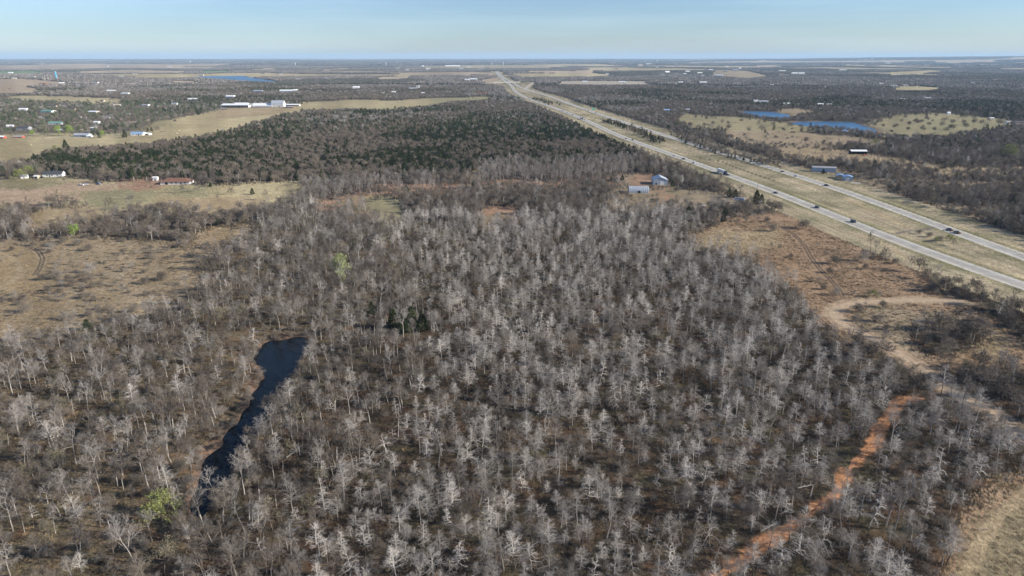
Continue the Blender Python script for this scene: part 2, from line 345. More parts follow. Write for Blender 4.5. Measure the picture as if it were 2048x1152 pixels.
def ground_mat():
    m = bpy.data.materials.new('ground_soil_and_grass'); m.use_nodes = True; n = m.node_tree.nodes; l = m.node_tree.links
    b = n['Principled BSDF']; b.inputs['Roughness'].default_value = 1; b.inputs['Specular IOR Level'].default_value = .05
    a = n.new('ShaderNodeAttribute'); a.attribute_name = 'soil'
    t = n.new('ShaderNodeTexCoord'); cur = a.outputs['Color']
    hts = []
    for sc, lo, hi, stretch in ((.9, .58, 1.42, (1, .8, 1)), (.22, .76, 1.24, (1, 1, 1)), (.045, .82, 1.18, (1, 1, 1)), (.006, .88, 1.12, (1, 1, 1))):
        mp_ = n.new('ShaderNodeMapping'); mp_.inputs['Scale'].default_value = stretch; l.new(t.outputs['Object'], mp_.inputs[0])
        z = n.new('ShaderNodeTexNoise'); z.inputs['Scale'].default_value = sc; z.inputs['Detail'].default_value = 6; z.inputs['Roughness'].default_value = .65
        l.new(mp_.outputs[0], z.inputs[0])
        mr = n.new('ShaderNodeMapRange'); mr.inputs[1].default_value = .3; mr.inputs[2].default_value = .7; mr.inputs[3].default_value = lo; mr.inputs[4].default_value = hi
        l.new(z.outputs[0], mr.inputs[0])
        vm = n.new('ShaderNodeVectorMath'); vm.operation = 'SCALE'; l.new(cur, vm.inputs[0]); l.new(mr.outputs[0], vm.inputs['Scale']); cur = vm.outputs[0]; hts.append(z)
    l.new(cur, b.inputs['Base Color'])
    bp = n.new('ShaderNodeBump'); bp.inputs['Strength'].default_value = .55; bp.inputs['Distance'].default_value = .5; l.new(hts[0].outputs[0], bp.inputs['Height'])
    bp2 = n.new('ShaderNodeBump'); bp2.inputs['Strength'].default_value = .5; bp2.inputs['Distance'].default_value = 1.2; l.new(hts[1].outputs[0], bp2.inputs['Height']); l.new(bp.outputs[0], bp2.inputs['Normal'])
    l.new(bp2.outputs[0], b.inputs['Normal'])
    return m
def mesh(name, V, Fc, m=None, smooth_=False):
    me = bpy.data.meshes.new(name)
    V = np.asarray(V, np.float32)
    if isinstance(Fc, np.ndarray):
        k = Fc.shape[1]; me.vertices.add(len(V)); me.vertices.foreach_set('co', V.ravel()); me.loops.add(Fc.size)
        me.loops.foreach_set('vertex_index', Fc.astype(np.int32).ravel()); me.polygons.add(len(Fc))
        me.polygons.foreach_set('loop_start', np.arange(0, Fc.size, k, dtype=np.int32)); me.update(calc_edges=True)
    else:
        me.from_pydata(V.tolist(), [], Fc); me.update()
    if m: me.materials.append(m)
    if smooth_: me.polygons.foreach_set('use_smooth', np.ones(len(me.polygons), bool))
    return me
def link(name, me, parent=None, loc=None, rz=None, label=None, cat=None, group=None, kind=None, col=None):
    o = bpy.data.objects.new(name, me)
    if col is not False: (col or C).objects.link(o)
    if parent is not None: o.parent = parent
    if loc is not None: o.location = loc
    if rz is not None: o.rotation_euler = (0, 0, rz)
    for k, v in (('label', label), ('category', cat), ('group', group), ('kind', kind)):
        if v: o[k] = v
    return o

# ------------------------------------------------------------------ ground sheet
def radii():
    r = [2.]
    while r[-1] < 45000:
        x = r[-1]
        if x < 125: d = 8
        else: d = min(max(1.0, x*x/(H*683)*1.15), 190 if x < 30000 else 900)
        r.append(x+d)
    return np.array(r)
RR = radii()
az = np.concatenate([np.linspace(-pi, R(-46), 60)[:-1], np.linspace(R(-46), R(46), 1150), np.linspace(R(46), pi, 60)[1:-1]])
A_, B_ = np.meshgrid(RR, az, indexing='ij')
GX = A_*np.sin(B_); GY = A_*np.cos(B_)
gx = GX.ravel(); gy = GY.ravel()
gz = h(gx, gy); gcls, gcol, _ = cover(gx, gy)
# embankment under the paved carriageways
for ln in (NEAR, FAR):
    d = dline(gx, gy, ln, 30); gz = gz + .35*(1-sst(8.5, 15, d))*(np.hypot(gx, gy) < 900) - .25*(1-sst(6, 9, d))
nr, na = A_.shape
ii = (np.arange(nr-1)[:, None]*na+np.arange(na)[None, :]); jj = (np.arange(nr-1)[:, None]*na+(np.arange(na)[None, :]+1) % na)
FQ = np.stack([ii, ii+na, jj+na, jj], -1).reshape(-1, 4)[:, ::-1]
V = np.stack([gx, gy, gz], 1)
cen = len(V); V = np.vstack([V, [[0, 0, float(h0(0, 0))]]])
gme = mesh('ground', V, FQ, ground_mat(), True)
at_ = gme.attributes.new('soil', 'FLOAT_COLOR', 'POINT')
cc = np.ones((len(V), 4), np.float32); cc[:-1, :3] = gcol; cc[-1, :3] = gcol[0]
at_.data.foreach_set('color', cc.ravel())
link('ground', gme, kind='structure', label='rolling ground of brown wood floor, dry tan fields and red soil')

# ------------------------------------------------------------------ water
def water_mat(name, col, rough, bs):
    m = bpy.data.materials.new(name); m.use_nodes = True; n = m.node_tree.nodes; l = m.node_tree.links
    b = n['Principled BSDF']; b.inputs['Base Color'].default_value = (*col, 1); b.inputs['Roughness'].default_value = rough; b.inputs['IOR'].default_value = 1.33; b.inputs['Specular IOR Level'].default_value = .22 if 'pond' in name else .5
    t = n.new('ShaderNodeTexCoord'); z = n.new('ShaderNodeTexNoise'); z.inputs['Scale'].default_value = bs; z.inputs['Detail'].default_value = 4; l.new(t.outputs['Object'], z.inputs[0])
    bp = n.new('ShaderNodeBump'); bp.inputs['Strength'].default_value = .25; bp.inputs['Distance'].default_value = .15; l.new(z.outputs[0], bp.inputs['Height']); l.new(bp.outputs[0], b.inputs['Normal'])
    return m
WL = ['narrow dark pond between the bare woods', 'long blue lake in the far plain', 'smaller blue pond beyond the highway near the park trees', 'wider blue pond beside the green parkland']
for i, w in enumerate(WAT):
    q = w[:-1]; me = mesh('water', np.c_[q, np.full(len(q), WZ[i])], [list(range(len(q)))], water_mat('pond_water' if i == 0 else 'lake_water', (.004,.007,.010) if i == 0 else (.02,.085,.18), .06 if i == 0 else .30, 1.2 if i == 0 else .3))
    o = link('pond' if i != 1 else 'lake', me, kind='structure', label=WL[i])

# ------------------------------------------------------------------ highway
def ribbon(name, ln, offs, zoff, m, label, step=None, parent=None, jit=0, seed=0, kind='structure', uvw=None):
    ln = resamp(ln, step) if step else ln
    t = np.gradient(ln, axis=0); t /= np.hypot(t[:, 0], t[:, 1])[:, None]+1e-9; nrm = np.stack([t[:, 1], -t[:, 0]], 1)
    n = len(ln); k = len(offs); V = []
    for j, o_ in enumerate(offs):
        o2 = np.full(n, float(o_))
        if jit and j in (0, k-1): o2 += (vn(np.arange(n)/2.2+j*50., np.full(n, seed+.5), 5)-.5)*2*jit
        q = ln+nrm*o2[:, None]; r_ = np.hypot(q[:, 0], q[:, 1]); zo = zoff+np.maximum(0, r_-900)*.0002
        V.append(np.c_[q, h(q[:, 0], q[:, 1])+zo])
    V = np.stack(V, 1).reshape(-1, 3); i = np.arange(n-1)[:, None]*k+np.arange(k-1)[None, :]
    Fq = np.stack([i, i+1, i+1+k, i+k], -1).reshape(-1, 4)
    me = mesh(name, V, Fq, m, True)
    # keep the upward side up
    if len(me.polygons) and me.polygons[0].normal.z < 0: me.flip_normals()
    return link(name, me, parent, label=label, kind=kind)
def concrete():
    m = bpy.data.materials.new('worn_concrete'); m.use_nodes = True; n = m.node_tree.nodes; l = m.node_tree.links
    b = n['Principled BSDF']; b.inputs['Roughness'].default_value = .85; b.inputs['Specular IOR Level'].default_value = .2
    t = n.new('ShaderNodeTexCoord'); z = n.new('ShaderNodeTexNoise'); z.inputs['Scale'].default_value = .12; z.inputs['Detail'].default_value = 8
    l.new(t.outputs['Object'], z.inputs[0]); r_ = n.new('ShaderNodeValToRGB'); l.new(z.outputs[0], r_.inputs[0])
    r_.color_ramp.elements[0].position = .35; r_.color_ramp.elements[0].color = (.36,.335,.29,1); r_.color_ramp.elements[1].position = .68; r_.color_ramp.elements[1].color = (.50,.47,.415,1)
    a = n.new('ShaderNodeAttribute'); a.attribute_name = 'wear'; mm = n.new('ShaderNodeMixRGB'); mm.blend_type = 'MULTIPLY'; mm.inputs[0].default_value = 1
    l.new(r_.outputs[0], mm.inputs[1]); l.new(a.outputs['Color'], mm.inputs[2]); l.new(mm.outputs[0], b.inputs['Base Color'])
    return m
MC = concrete(); MW = mat('worn_white_road_paint', (.72,.72,.68), .7); MY = mat('worn_yellow_road_paint', (.62,.45,.12), .7)
def carriageway(ln, lab, flip, dark):
    offs = [-7.2,-6.9,-3.9,-3.7,-3.0,-2.2,-1.4,-.6,0,.6,1.4,2.2,3.0,3.7,3.9,6.9,7.2]
    sgn = -1 if flip else 1
    lc = resamp(ln, 10.)
    o = ribbon('highway', lc, offs, .16, MC, lab)
    me = o.data; n = len(lc); wear = {-7.2:.8,-6.9:.95,-3.9:1.04,-3.7:1.02}
    w = []
    for of in offs:
        s = of*sgn
        v = 1.12 if abs(s) > 3.8 else (dark*.88 if -1.3 < s < .7 and abs(s) > .3 else (.84 if 1.2 < abs(s) < 3.2 else .95))
        w.append(v)
    w = np.tile(np.array(w), n); w = w*(1-.06*np.repeat(np.random.default_rng(3).random(n), len(offs)))
    a = me.attributes.new('wear', 'FLOAT_COLOR', 'POINT'); cc = np.ones((len(w), 4), np.float32); cc[:, :3] = w[:, None]; a.data.foreach_set('color', cc.ravel())
    ribbon('edge_line', resamp(ln, 12.), [3.62, 3.82], .20, MW if not flip else MY, None, parent=o)
    ribbon('edge_line', resamp(ln, 12.), [-3.82, -3.62], .20, MY if not flip else MW, None, parent=o)
    # lane dashes every 12.2 m as far as they can be told apart
    lr = resamp(ln, 1.0); V = []; Fc = []; t = np.gradient(lr, axis=0); t /= np.hypot(*t.T)[:, None]; nn = np.stack([t[:, 1], -t[:, 0]], 1)
    for s in range(0, min(len(lr)-5, 1700), 12):
        a0 = lr[s]; a1 = lr[s+3]; b = len(V)
        for q, nv in ((a0, nn[s]), (a1, nn[s+3])):
            for e in (-.09, .09):
                p_ = q+nv*e; V.append((p_[0], p_[1], hz(*p_)+.21+max(0, np.hypot(*p_)-900)*.0002))
        Fc.append((b, b+1, b+3, b+2))
    V = np.array(V); me2 = mesh('lane_dashes', V, np.array(Fc), MW)
    if me2.polygons[0].normal.z < 0: me2.flip_normals()
    link('lane_dashes', me2, o, kind='stuff')
    return o
carriageway(NEAR, 'nearer concrete carriageway with the lorry and vans driving on it', False, .80)
carriageway(FAR, 'farther concrete carriageway, next to the roadside sheds', True, .84)
MD = mat('packed_dirt', (.39,.29,.19), .95, noise=(.6, .22), bump=.5); MR = mat('red_clay', (.41,.205,.10), .95, noise=(.7, .28), bump=.5)
MDD = mat('dark_rutted_soil', (.10,.072,.05), .95, noise=(.8, .3))
ribbon('dirt_road', LOOP, [-2.3,-.8,.8,2.3], .05, MD, 'tan dirt road curving in a hairpin through the rusty grass', jit=.6, seed=1)
ribbon('dirt_track', RED, [-.55,-.2,.2,.55], .05, MR, 'bright orange clay track cut through the bleached trees', jit=1.0, seed=3)
ribbon('wheel_rut', TRK1, [.75, 1.2], .05, MDD, 'twin ruts running down from the highway grass', jit=.12); ribbon('wheel_rut', TRK1, [-1.2, -.75], .05, MDD, 'twin ruts running down from the highway grass', jit=.12)
ribbon('wheel_rut', TRK3, [.75, 1.2], .05, MDD, 'twin ruts bending across the dry grass field', jit=.12); ribbon('wheel_rut', TRK3, [-1.2, -.75], .05, MDD, 'twin ruts bending across the dry grass field', jit=.12)
CROSSRD = ribbon('farm_road', VILRD, [-2.5, 2.5], .3, mat('pale_gravel', (.42,.37,.29), .95), 'pale farm road between the houses and the pasture')
ribbon('side_road', RAMP, [-5, 5], .6, mat('pale_gravel', (.42,.37,.29), .95), 'pale side road meeting the highway near the bridge')
lf = smooth(P((962,168),(985,166),(1003,161),(1008,157)), 2, 40.)
ribbon('slip_road', lf, [-5, 5], .9, mat('pale_gravel', (.42,.37,.29), .95), 'curved slip road left of the distant highway bridge')

# ------------------------------------------------------------------ plant builders
class TB:
    def __init__(s): s.v = []; s.f = []; s.n = 0
    def tube(s, Pn, Rn, k=3):
        Pn = np.asarray(Pn, float); n = len(Pn); d = np.gradient(Pn, axis=0); d /= np.linalg.norm(d, axis=1)[:, None]+1e-9
        up = np.where(np.abs(d[:, 2:3]) > .9, np.array([[1., 0, 0]]), np.array([[0, 0, 1.]]))
        a = np.cross(d, up); a /= np.linalg.norm(a, axis=1)[:, None]+1e-9; b = np.cross(d, a)
        th = np.arange(k)*2*pi/k
        ring = Pn[:, None]+np.asarray(Rn)[:, None, None]*(a[:, None]*np.cos(th)[None, :, None]+b[:, None]*np.sin(th)[None, :, None])
        s.v.append(ring.reshape(-1, 3)); i = np.arange(n-1)[:, None]*k+np.arange(k)[None]; j = np.arange(n-1)[:, None]*k+(np.arange(k)[None]+1) % k
        s.f.append(s.n+np.stack([i, j, j+k, i+k], -1).reshape(-1, 4)); s.n += n*k
    def tris(s, T):   # (m,3,3) triangles as degenerate-free quads: stored separately
        if not hasattr(s, 't'): s.t = []
        s.t.append(T)
    def me(s, name, m):
        V = []; base = 0; faces = []
        if s.v: V.append(np.vstack(s.v)); base = len(V[0])
        me = bpy.data.meshes.new(name)
        T = np.concatenate(s.t) if hasattr(s, 't') else None
        if T is not None: V.append(T.reshape(-1, 3))
        VV = np.vstack(V).astype(np.float32); me.vertices.add(len(VV)); me.vertices.foreach_set('co', VV.ravel())
        Fq = np.vstack(s.f) if s.f else np.zeros((0, 4), int); nt_ = 0 if T is None else len(T)
        loops = np.concatenate([Fq.ravel(), base+np.arange(nt_*3)]).astype(np.int32)
        ls = np.concatenate([np.arange(len(Fq))*4, len(Fq)*4+np.arange(nt_)*3]).astype(np.int32)
        me.loops.add(len(loops)); me.loops.foreach_set('vertex_index', loops); me.polygons.add(len(ls)); me.polygons.foreach_set('loop_start', ls)
        me.update(calc_edges=True); me.materials.append(m); return me
def unit(v): return v/(np.linalg.norm(v)+1e-9)
def walk(g, p, d, L, n, wander, grav):
    pts = [p]; st = L/n
    for i in range(n):
        d = unit(d+g.normal(0, wander, 3)+np.array([0, 0, grav])); pts.append(pts[-1]+d*st)
    return np.array(pts)
def fuzz(g, cen, rad, n, size, thin, shell=.5):
    """n sliver triangles spread through an ellipsoid"""
    u = g.normal(0, 1, (n, 3)); u /= np.linalg.norm(u, axis=1)[:, None]; rr = (shell+(1-shell)*g.random(n))[:, None]
    c = np.asarray(cen)+u*rr*np.asarray(rad)
    d = u*.7+g.normal(0, .7, (n, 3)); d /= np.linalg.norm(d, axis=1)[:, None]; s_ = np.cross(d, g.normal(0, 1, (n, 3))); s_ /= np.linalg.norm(s_, axis=1)[:, None]
    L = size*(.6+.8*g.random(n))[:, None]; w = L*thin
    return np.stack([c-s_*w, c+s_*w, c+d*L], 1)

def gen_bleached(seed, style=0):
    g = np.random.default_rng(seed); tr = TB(); cr = TB()
    Ht = g.uniform(6.8, 10.2); lean = g.normal(0, .05, 3)
    tp = walk(g, np.array([0, 0, -.3]), unit(np.array([lean[0], lean[1], 1.])), Ht+.3, 8, .035, .02)
    tr_r = np.linspace(.15, .03, 9); split = 4
    tr.tube(tp[:split+1], tr_r[:split+1], 5); cr.tube(tp[split:], tr_r[split:], 4)
    rnd = seed % 3; c0 = g.uniform(.26, .42) if rnd == 0 else g.uniform(.36, .58); n = int(g.integers(24, 34)) if style == 0 else int(g.integers(14, 20)); Rm = (g.uniform(1.8, 2.6) if rnd == 0 else g.uniform(2.5, 3.7))*(1.15 if style else 1)
    for i in range(n):
        u = (i+g.random())/n; t = c0+(1-c0)*u*.98; p = np.array([np.interp(t, np.linspace(0, 1, 9), tp[:, k]) for k in range(3)])
        a = i*2.4+g.uniform(-.6, .6); L = Rm*(1-u)**(.5 if rnd == 0 else .3)*(.45+.75*g.random())+.3; el = (-.15+.9*u if rnd == 0 else .05+1.1*u)+g.normal(0, .25)
        d = np.array([cos(a)*cos(el), sin(a)*cos(el), sin(el)])
        q = walk(g, p, d, L, 5, .14, .10 if i % 3 else .16) if style == 0 and u < .25 else walk(g, p, d, L, 5, .16 if style == 0 else .26, -.10 if u < .7 else .05)
        r0 = (.040 if style == 0 else .07)*(.6+.6*(1-u)); cr.tube(q, np.linspace(r0, .014, 6), 3)
        for j in range(7):
            s_ = .25+.75*(j+g.random())/7; b = np.array([np.interp(s_, np.linspace(0, 1, 6), q[:, k]) for k in range(3)])
            dd = unit(q[min(5, int(s_*5)+1)]-q[int(s_*5)] if int(s_*5) < 5 else q[5]-q[4]); sd = unit(np.cross(dd, [0, 0, 1]))*(1 if j % 2 else -1)
            d2 = unit(dd*.8+sd*.8+g.normal(0, .25, 3)+np.array([0, 0, -.15])); L2 = L*(.5-.25*s_)*g.uniform(.6, 1.2)+.15
            q2 = walk(g, b, d2, L2, 2, .15, -.12); cr.tube(q2, [.018, .014, .009], 3)
            for k in range(2):
                b3 = q2[1+k]; d3 = unit(q2[2]-q2[1]+g.normal(0, .75, 3)); cr.tube(np.array([b3, b3+d3*L2*.6]), [.012, .008], 3)
    return tr, cr
def gen_branch(seed, Ht, trunk, spread, levels, r0, up=.12, wander=.12, cone=.7, tips=None, multi=1, split=.35):
    g = np.random.default_rng(seed); tr = TB(); cr = TB()
    for mstem in range(multi):
        a0 = g.uniform(0, 6.28); off = np.array([cos(a0), sin(a0), 0])*(.0 if multi == 1 else g.uniform(.1, .5)); lean = .04 if multi == 1 else .45
        d0 = unit(np.array([cos(a0)*lean*g.uniform(.3, 1), sin(a0)*lean*g.uniform(.3, 1), 1]))
        tp = walk(g, off+np.array([0, 0, -.25]), d0, Ht*.85, 7, .07, .03)
        k = max(1, int(7*trunk)); tr.tube(tp[:k+1], np.linspace(r0, r0*.7, k+1), 5); (cr).tube(tp[k:], np.linspace(r0*.7, r0*.2, 8-k), 4)
        def rec(p, d, L, r, lv):
            q = walk(g, p, d, L, 4 if lv < 2 else 2, wander*(1+.5*lv), up if lv < 2 else 0)
            cr.tube(q, np.linspace(r, max(r*.45, .010), len(q)), 3)
            if lv+1 < len(levels):
                for i in range(levels[lv+1]):
                    s_ = split+(1-split)*(i+g.random())/levels[lv+1]; m = len(q)-1; x = s_*m; i0 = min(int(x), m-1); b = q[i0]+(q[i0+1]-q[i0])*(x-i0)
                    ax = unit(q[i0+1]-q[i0]); rd = g.normal(0, 1, 3); rd -= ax*(rd@ax); rd = unit(rd)
                    rec(b, unit(ax*.75+rd*cone), L*g.uniform(.42, .68), max(r*.5, .014), lv+1)
            elif tips is not None: tips.append(q[-1])
        for i in range(levels[0]):
            u = trunk+(1-trunk)*(i+.5)/levels[0]; x = u*7; i0 = min(int(x), 6); b = tp[i0]+(tp[i0+1]-tp[i0])*(x-i0); a = i*2.4+g.uniform(-.5, .5)
            el = .25+.7*(u-trunk)/(1-trunk)+g.normal(0, .15); d = np.array([cos(a)*cos(el), sin(a)*cos(el), sin(el)])
            rec(b, d, spread*(1-.45*(u-trunk)/(1-trunk))*g.uniform(.75, 1.15), r0*.45, 0)
    return tr, cr
def gen_cedar(seed, n=900, Ht=6.5, Rw=2.2, size=.42):
    g = np.random.default_rng(seed); tr = TB(); cr = TB(); tr.tube([[0, 0, -.3], [0, 0, Ht*.5], [0, 0, Ht*.93]], [.2, .12, .03], 5)
    z = g.random(n)**1.25; ph = g.random(n)*2*pi; prof = np.clip((1-z)**.62, 0, 1)*(.5+.5*sst(-.05, .16, z)); lob = 1+.22*np.sin(ph*3+seed+z*9)+.12*np.sin(ph*7+z*17)
    rad = Rw*prof*lob*(.45+.6*g.random(n)**.5); c = np.stack([np.cos(ph)*rad, np.sin(ph)*rad, .35+z*Ht*.97], 1)
    d = np.stack([np.cos(ph), np.sin(ph), .9+0*ph], 1)+g.normal(0, .45, (n, 3)); d /= np.linalg.norm(d, axis=1)[:, None]
    s_ = np.cross(d, g.normal(0, 1, (n, 3))); s_ /= np.linalg.norm(s_, axis=1)[:, None]; L = size*(.6+.8*g.random(n))[:, None]
    cr.tris(np.stack([c-s_*L*.45, c+s_*L*.45, c+d*L*1.1], 1)); return tr, cr
def gen_leafy(seed, Ht, spread, levels, r0, size, per, trunk=.3, thin=.45, up=.1):
    tips = []; tr, cr = gen_branch(seed, Ht, trunk, spread, levels, r0, up, .12, .8, tips); lf = TB(); g = np.random.default_rng(seed+5)
    tips = np.array(tips); c = np.repeat(tips, per, 0)+g.normal(0, size*1.1, (len(tips)*per, 3)); n = len(c)
    d = g.normal(0, 1, (n, 3)); d /= np.linalg.norm(d, axis=1)[:, None]; s_ = np.cross(d, g.normal(0, 1, (n, 3))); s_ /= np.linalg.norm(s_, axis=1)[:, None]
    L = size*(.6+.8*g.random(n))[:, None]; lf.tris(np.stack([c-s_*L*thin, c+s_*L*thin, c+d*L], 1)); return tr, cr, lf
def gen_fuzzy(seed, Ht, W_, n=170, size=1.0, thin=.16, lobes=5):
    g = np.random.default_rng(seed); tr = TB(); cr = TB(); tr.tube([[0, 0, -.4], [0, 0, Ht*.3], [0, 0, Ht*.6]], [.22, .16, .08], 4)
    for i in range(4):
        a = i*1.7+g.random(); cr.tube(walk(g, np.array([0, 0, Ht*.35]), unit(np.array([cos(a), sin(a), 1.1])), Ht*.55, 3, .15, .0), [.12, .09, .06, .04], 3)
    for i in range(lobes):
        a = g.uniform(0, 6.28); rr = W_*.5*g.uniform(.1, .55); c = [cos(a)*rr, sin(a)*rr, Ht*g.uniform(.5, .74)]; s_ = W_*g.uniform(.24, .36)
        cr.tris(fuzz(g, c, (s_, s_, s_*.8), n//lobes, size, thin, .45))
    return tr, cr
def gen_tuft(seed, n, rad, hh, wd):
    g = np.random.default_rng(seed); t = TB(); a = g.random(n)*6.28; rr = rad*g.random(n)**.6; b = np.stack([np.cos(a)*rr, np.sin(a)*rr, -.05+0*a], 1)
    d = np.stack([np.cos(a)*.5, np.sin(a)*.5, 1+0*a], 1)+g.normal(0, .35, (n, 3)); d /= np.linalg.norm(d, axis=1)[:, None]
    s_ = np.cross(d, g.normal(0, 1, (n, 3))); s_ /= np.linalg.norm(s_, axis=1)[:, None]; L = hh*(.5+.7*g.random(n))[:, None]
    t.tris(np.stack([b-s_*wd, b+s_*wd, b+d*L], 1)); return t
PHI = (1+5**.5)/2
ICO = np.array([[-1,PHI,0],[1,PHI,0],[-1,-PHI,0],[1,-PHI,0],[0,-1,PHI],[0,1,PHI],[0,-1,-PHI],[0,1,-PHI],[PHI,0,-1],[PHI,0,1],[-PHI,0,-1],[-PHI,0,1]])/1.9
ICF = np.array([[0,11,5],[0,5,1],[0,1,7],[0,7,10],[0,10,11],[1,5,9],[5,11,4],[11,10,2],[10,7,6],[7,1,8],[3,9,4],[3,4,2],[3,2,6],[3,6,8],[3,8,9],[4,9,5],[2,4,11],[6,2,10],[8,6,7],[9,8,1]])
def gen_clump(seed, size, ncr, crown, cedar):
    """a patch of closed canopy: many small uneven crowns, for woods kilometres away"""
    g = np.random.default_rng(seed); T = []; colr = []
    a = g.random(ncr)*6.28; rr = size*.5*g.random(ncr)**.5; 
    for i in range(ncr):
        c = np.array([cos(a[i])*rr[i], sin(a[i])*rr[i], crown*.75]); s_ = crown*g.uniform(.6, 1.15); v = ICO*(1+g.normal(0, .22, (12, 1)))
        hh = s_*(.8 if g.random() > .15 else 1.25)
        v = c+v*np.array([s_*.8, s_*.8, hh]); T.append(v[ICF])
        ced = g.random() < cedar; base = np.array([.032, .044, .022]) if ced else (np.array([.125, .105, .090]) if g.random() > .16 else np.array([.25, .22, .19]))
        colr.append(np.tile(base*g.uniform(.7, 1.3), (20, 1)))
    t = TB(); t.tris(np.concatenate(T)); return t, np.concatenate(colr)

M_TRD = mat('charred_bark', (.075,.062,.052), .95, var=.3)
M_TRG = mat('grey_bark', (.40,.37,.33), .9, var=.3, second=(.20,.18,.155))
M_BLE = mat('bleached_dead_wood', (.60,.555,.50), .85, var=.3, second=(.17,.15,.13))
M_TWG = mat('grey_brown_twigs', (.18,.155,.13), .9, var=.25, second=(.115,.097,.082))
M_TWB = mat('brown_twigs', (.14,.115,.093), .9, var=.25, second=(.19,.16,.125))
M_TWP = mat('pale_twigs', (.34,.31,.28), .9, var=.2, second=(.22,.20,.18))
M_SHR = mat('shrub_twigs', (.19,.155,.12), .9, var=.3, second=(.26,.235,.205))
M_BSH = mat('bush_twigs', (.125,.105,.085), .95, var=.3, second=(.19,.165,.135))
M_OAK = mat('oak_twig_crown', (.15,.126,.103), .95, var=.3, second=(.19,.155,.118))
M_OLV = mat('budding_olive_twigs', (.20,.185,.105), .9, var=.2, second=(.16,.14,.09))
M_CED = mat('cedar_foliage', (.034,.055,.020), .9, var=.35, second=(.060,.072,.026))
M_GRN = mat('fresh_green_leaves', (.24,.34,.06), .8, var=.12)
M_GRP = mat('pale_green_leaves', (.24,.27,.11), .8, var=.15)
M_GRD = mat('town_tree_leaves', (.085,.115,.05), .85, var=.3, second=(.15,.15,.10))
M_BRS = mat('brown_brush', (.115,.085,.06), .95, var=.35, second=(.085,.075,.045))
M_GRS = mat('dry_grass_tufts', (.33,.25,.145), .95, var=.25, second=(.25,.18,.10))
M_CLP = mat('distant_canopy', (1,1,1), .95, var=.18, attr='tint')

TPL = {}   # kind -> list of (trunk mesh, [(part name, mesh)...])
def reg(kind, parts): TPL.setdefault(kind, []).append(parts)
for i in range(13):
    tr, cr = gen_bleached(100+i, 1 if i in (3, 8, 11) else 0); reg('bleached', [('trunk', tr.me('trunk', M_TRD if i % 4 else M_TRG)), ('crown', cr.me('crown', M_BLE))])
for i in range(7):
    tr, cr = gen_branch(200+i, rng.uniform(9, 12.5), .5, rng.uniform(2.2, 3.2), [8, 5, 5, 2], .17, .16, .16, .75)
    reg('tall', [('trunk', tr.me('trunk', M_TRG)), ('crown', cr.me('crown', M_TWG if i % 3 else M_TWP))])
for i in range(5):
    tr, cr = gen_branch(300+i, rng.uniform(7, 9.5), .25, rng.uniform(3.2, 4.2), [10, 6, 6, 3], .19, .08, .14, .85)
    reg('bushy', [('trunk', tr.me('trunk', M_TRD)), ('crown', cr.me('crown', M_TWB if i % 2 else M_TWG))])
for i in range(6):
    tr, cr = gen_branch(400+i, rng.uniform(2.2, 3.6), .15, rng.uniform(1.2, 1.9), [5, 5, 5], .05, .08, .2, .9, multi=5)
    reg('shrub', [('trunk', tr.me('stems', M_SHR)), ('crown', cr.me('twigs', M_SHR))])
for i in range(5):
    g = np.random.default_rng(470+i); tr, cr = gen_branch(470+i, 3.6, .15, 2.2, [5, 5, 4], .07, .08, .2, .9, multi=6)
    for q in range(6):
        a = g.uniform(0, 6.28); rr = g.uniform(.4, 2.0); cr.tris(fuzz(g, [cos(a)*rr, sin(a)*rr, g.uniform(1.1, 2.3)], (1.7, 1.7, 1.3), 210, .55, .045, .3))
    reg('bush', [('trunk', tr.me('stems', M_SHR)), ('crown', cr.me('twigs', M_BSH))])
for i in range(3):
    tr, cr = gen_branch(450+i, rng.uniform(3.5, 5), .15, rng.uniform(2, 2.6), [6, 6, 5], .08, .08, .2, .9, multi=5)
    reg('paleshrub', [('trunk', tr.me('stems', M_BLE)), ('crown', cr.me('twigs', M_TWP))])
for i in range(4):
    tr, cr = gen_branch(500+i, rng.uniform(9, 12), .3, rng.uniform(2.4, 3.2), [9, 6, 5, 2], .14, .25, .1, .6)
    reg('palegrove', [('trunk', tr.me('trunk', M_BLE)), ('crown', cr.me('crown', M_TWP))])
for i in range(5):
    tr, cr = gen_cedar(600+i, 1000, rng.uniform(5.5, 8), rng.uniform(1.8, 2.6)); reg('cedar', [('trunk', tr.me('trunk', M_TRD)), ('crown', cr.me('crown', M_CED))])
for i in range(4):
    tr, cr = gen_cedar(620+i, 170, rng.uniform(6, 9), rng.uniform(2, 3), 1.0); reg('cedarfar', [('trunk', tr.me('trunk', M_TRD)), ('crown', cr.me('crown', M_CED))])
for i in range(7):
    tr, cr = gen_fuzzy(700+i, rng.uniform(7, 10), rng.uniform(7, 9.5), 520, 1.15, .085, 8); reg('oak', [('trunk', tr.me('trunk', M_TRG)), ('crown', cr.me('crown', M_OAK))])
for i in range(5):
    tr, cr = gen_fuzzy(720+i, rng.uniform(7, 10), rng.uniform(8, 11), 170, 1.9, .14, 5); reg('oakfar', [('trunk', tr.me('trunk', M_TRG)), ('crown', cr.me('crown', M_OAK))])
for i in range(3):
    tr, cr = gen_fuzzy(740+i, rng.uniform(8, 11), rng.uniform(6, 8), 170, 1.9, .12, 5); reg('palefar', [('trunk', tr.me('trunk', M_BLE)), ('crown', cr.me('crown', M_TWP))])
for i in range(3):
    tr, cr, lf = gen_leafy(800+i, 8.5, 3.4, [8, 5, 4], .18, .34, 7); reg('green', [('trunk', tr.me('trunk', M_TRD)), ('branch', cr.me('branches', M_TWB)), ('crown', lf.me('leaves', M_GRN))])
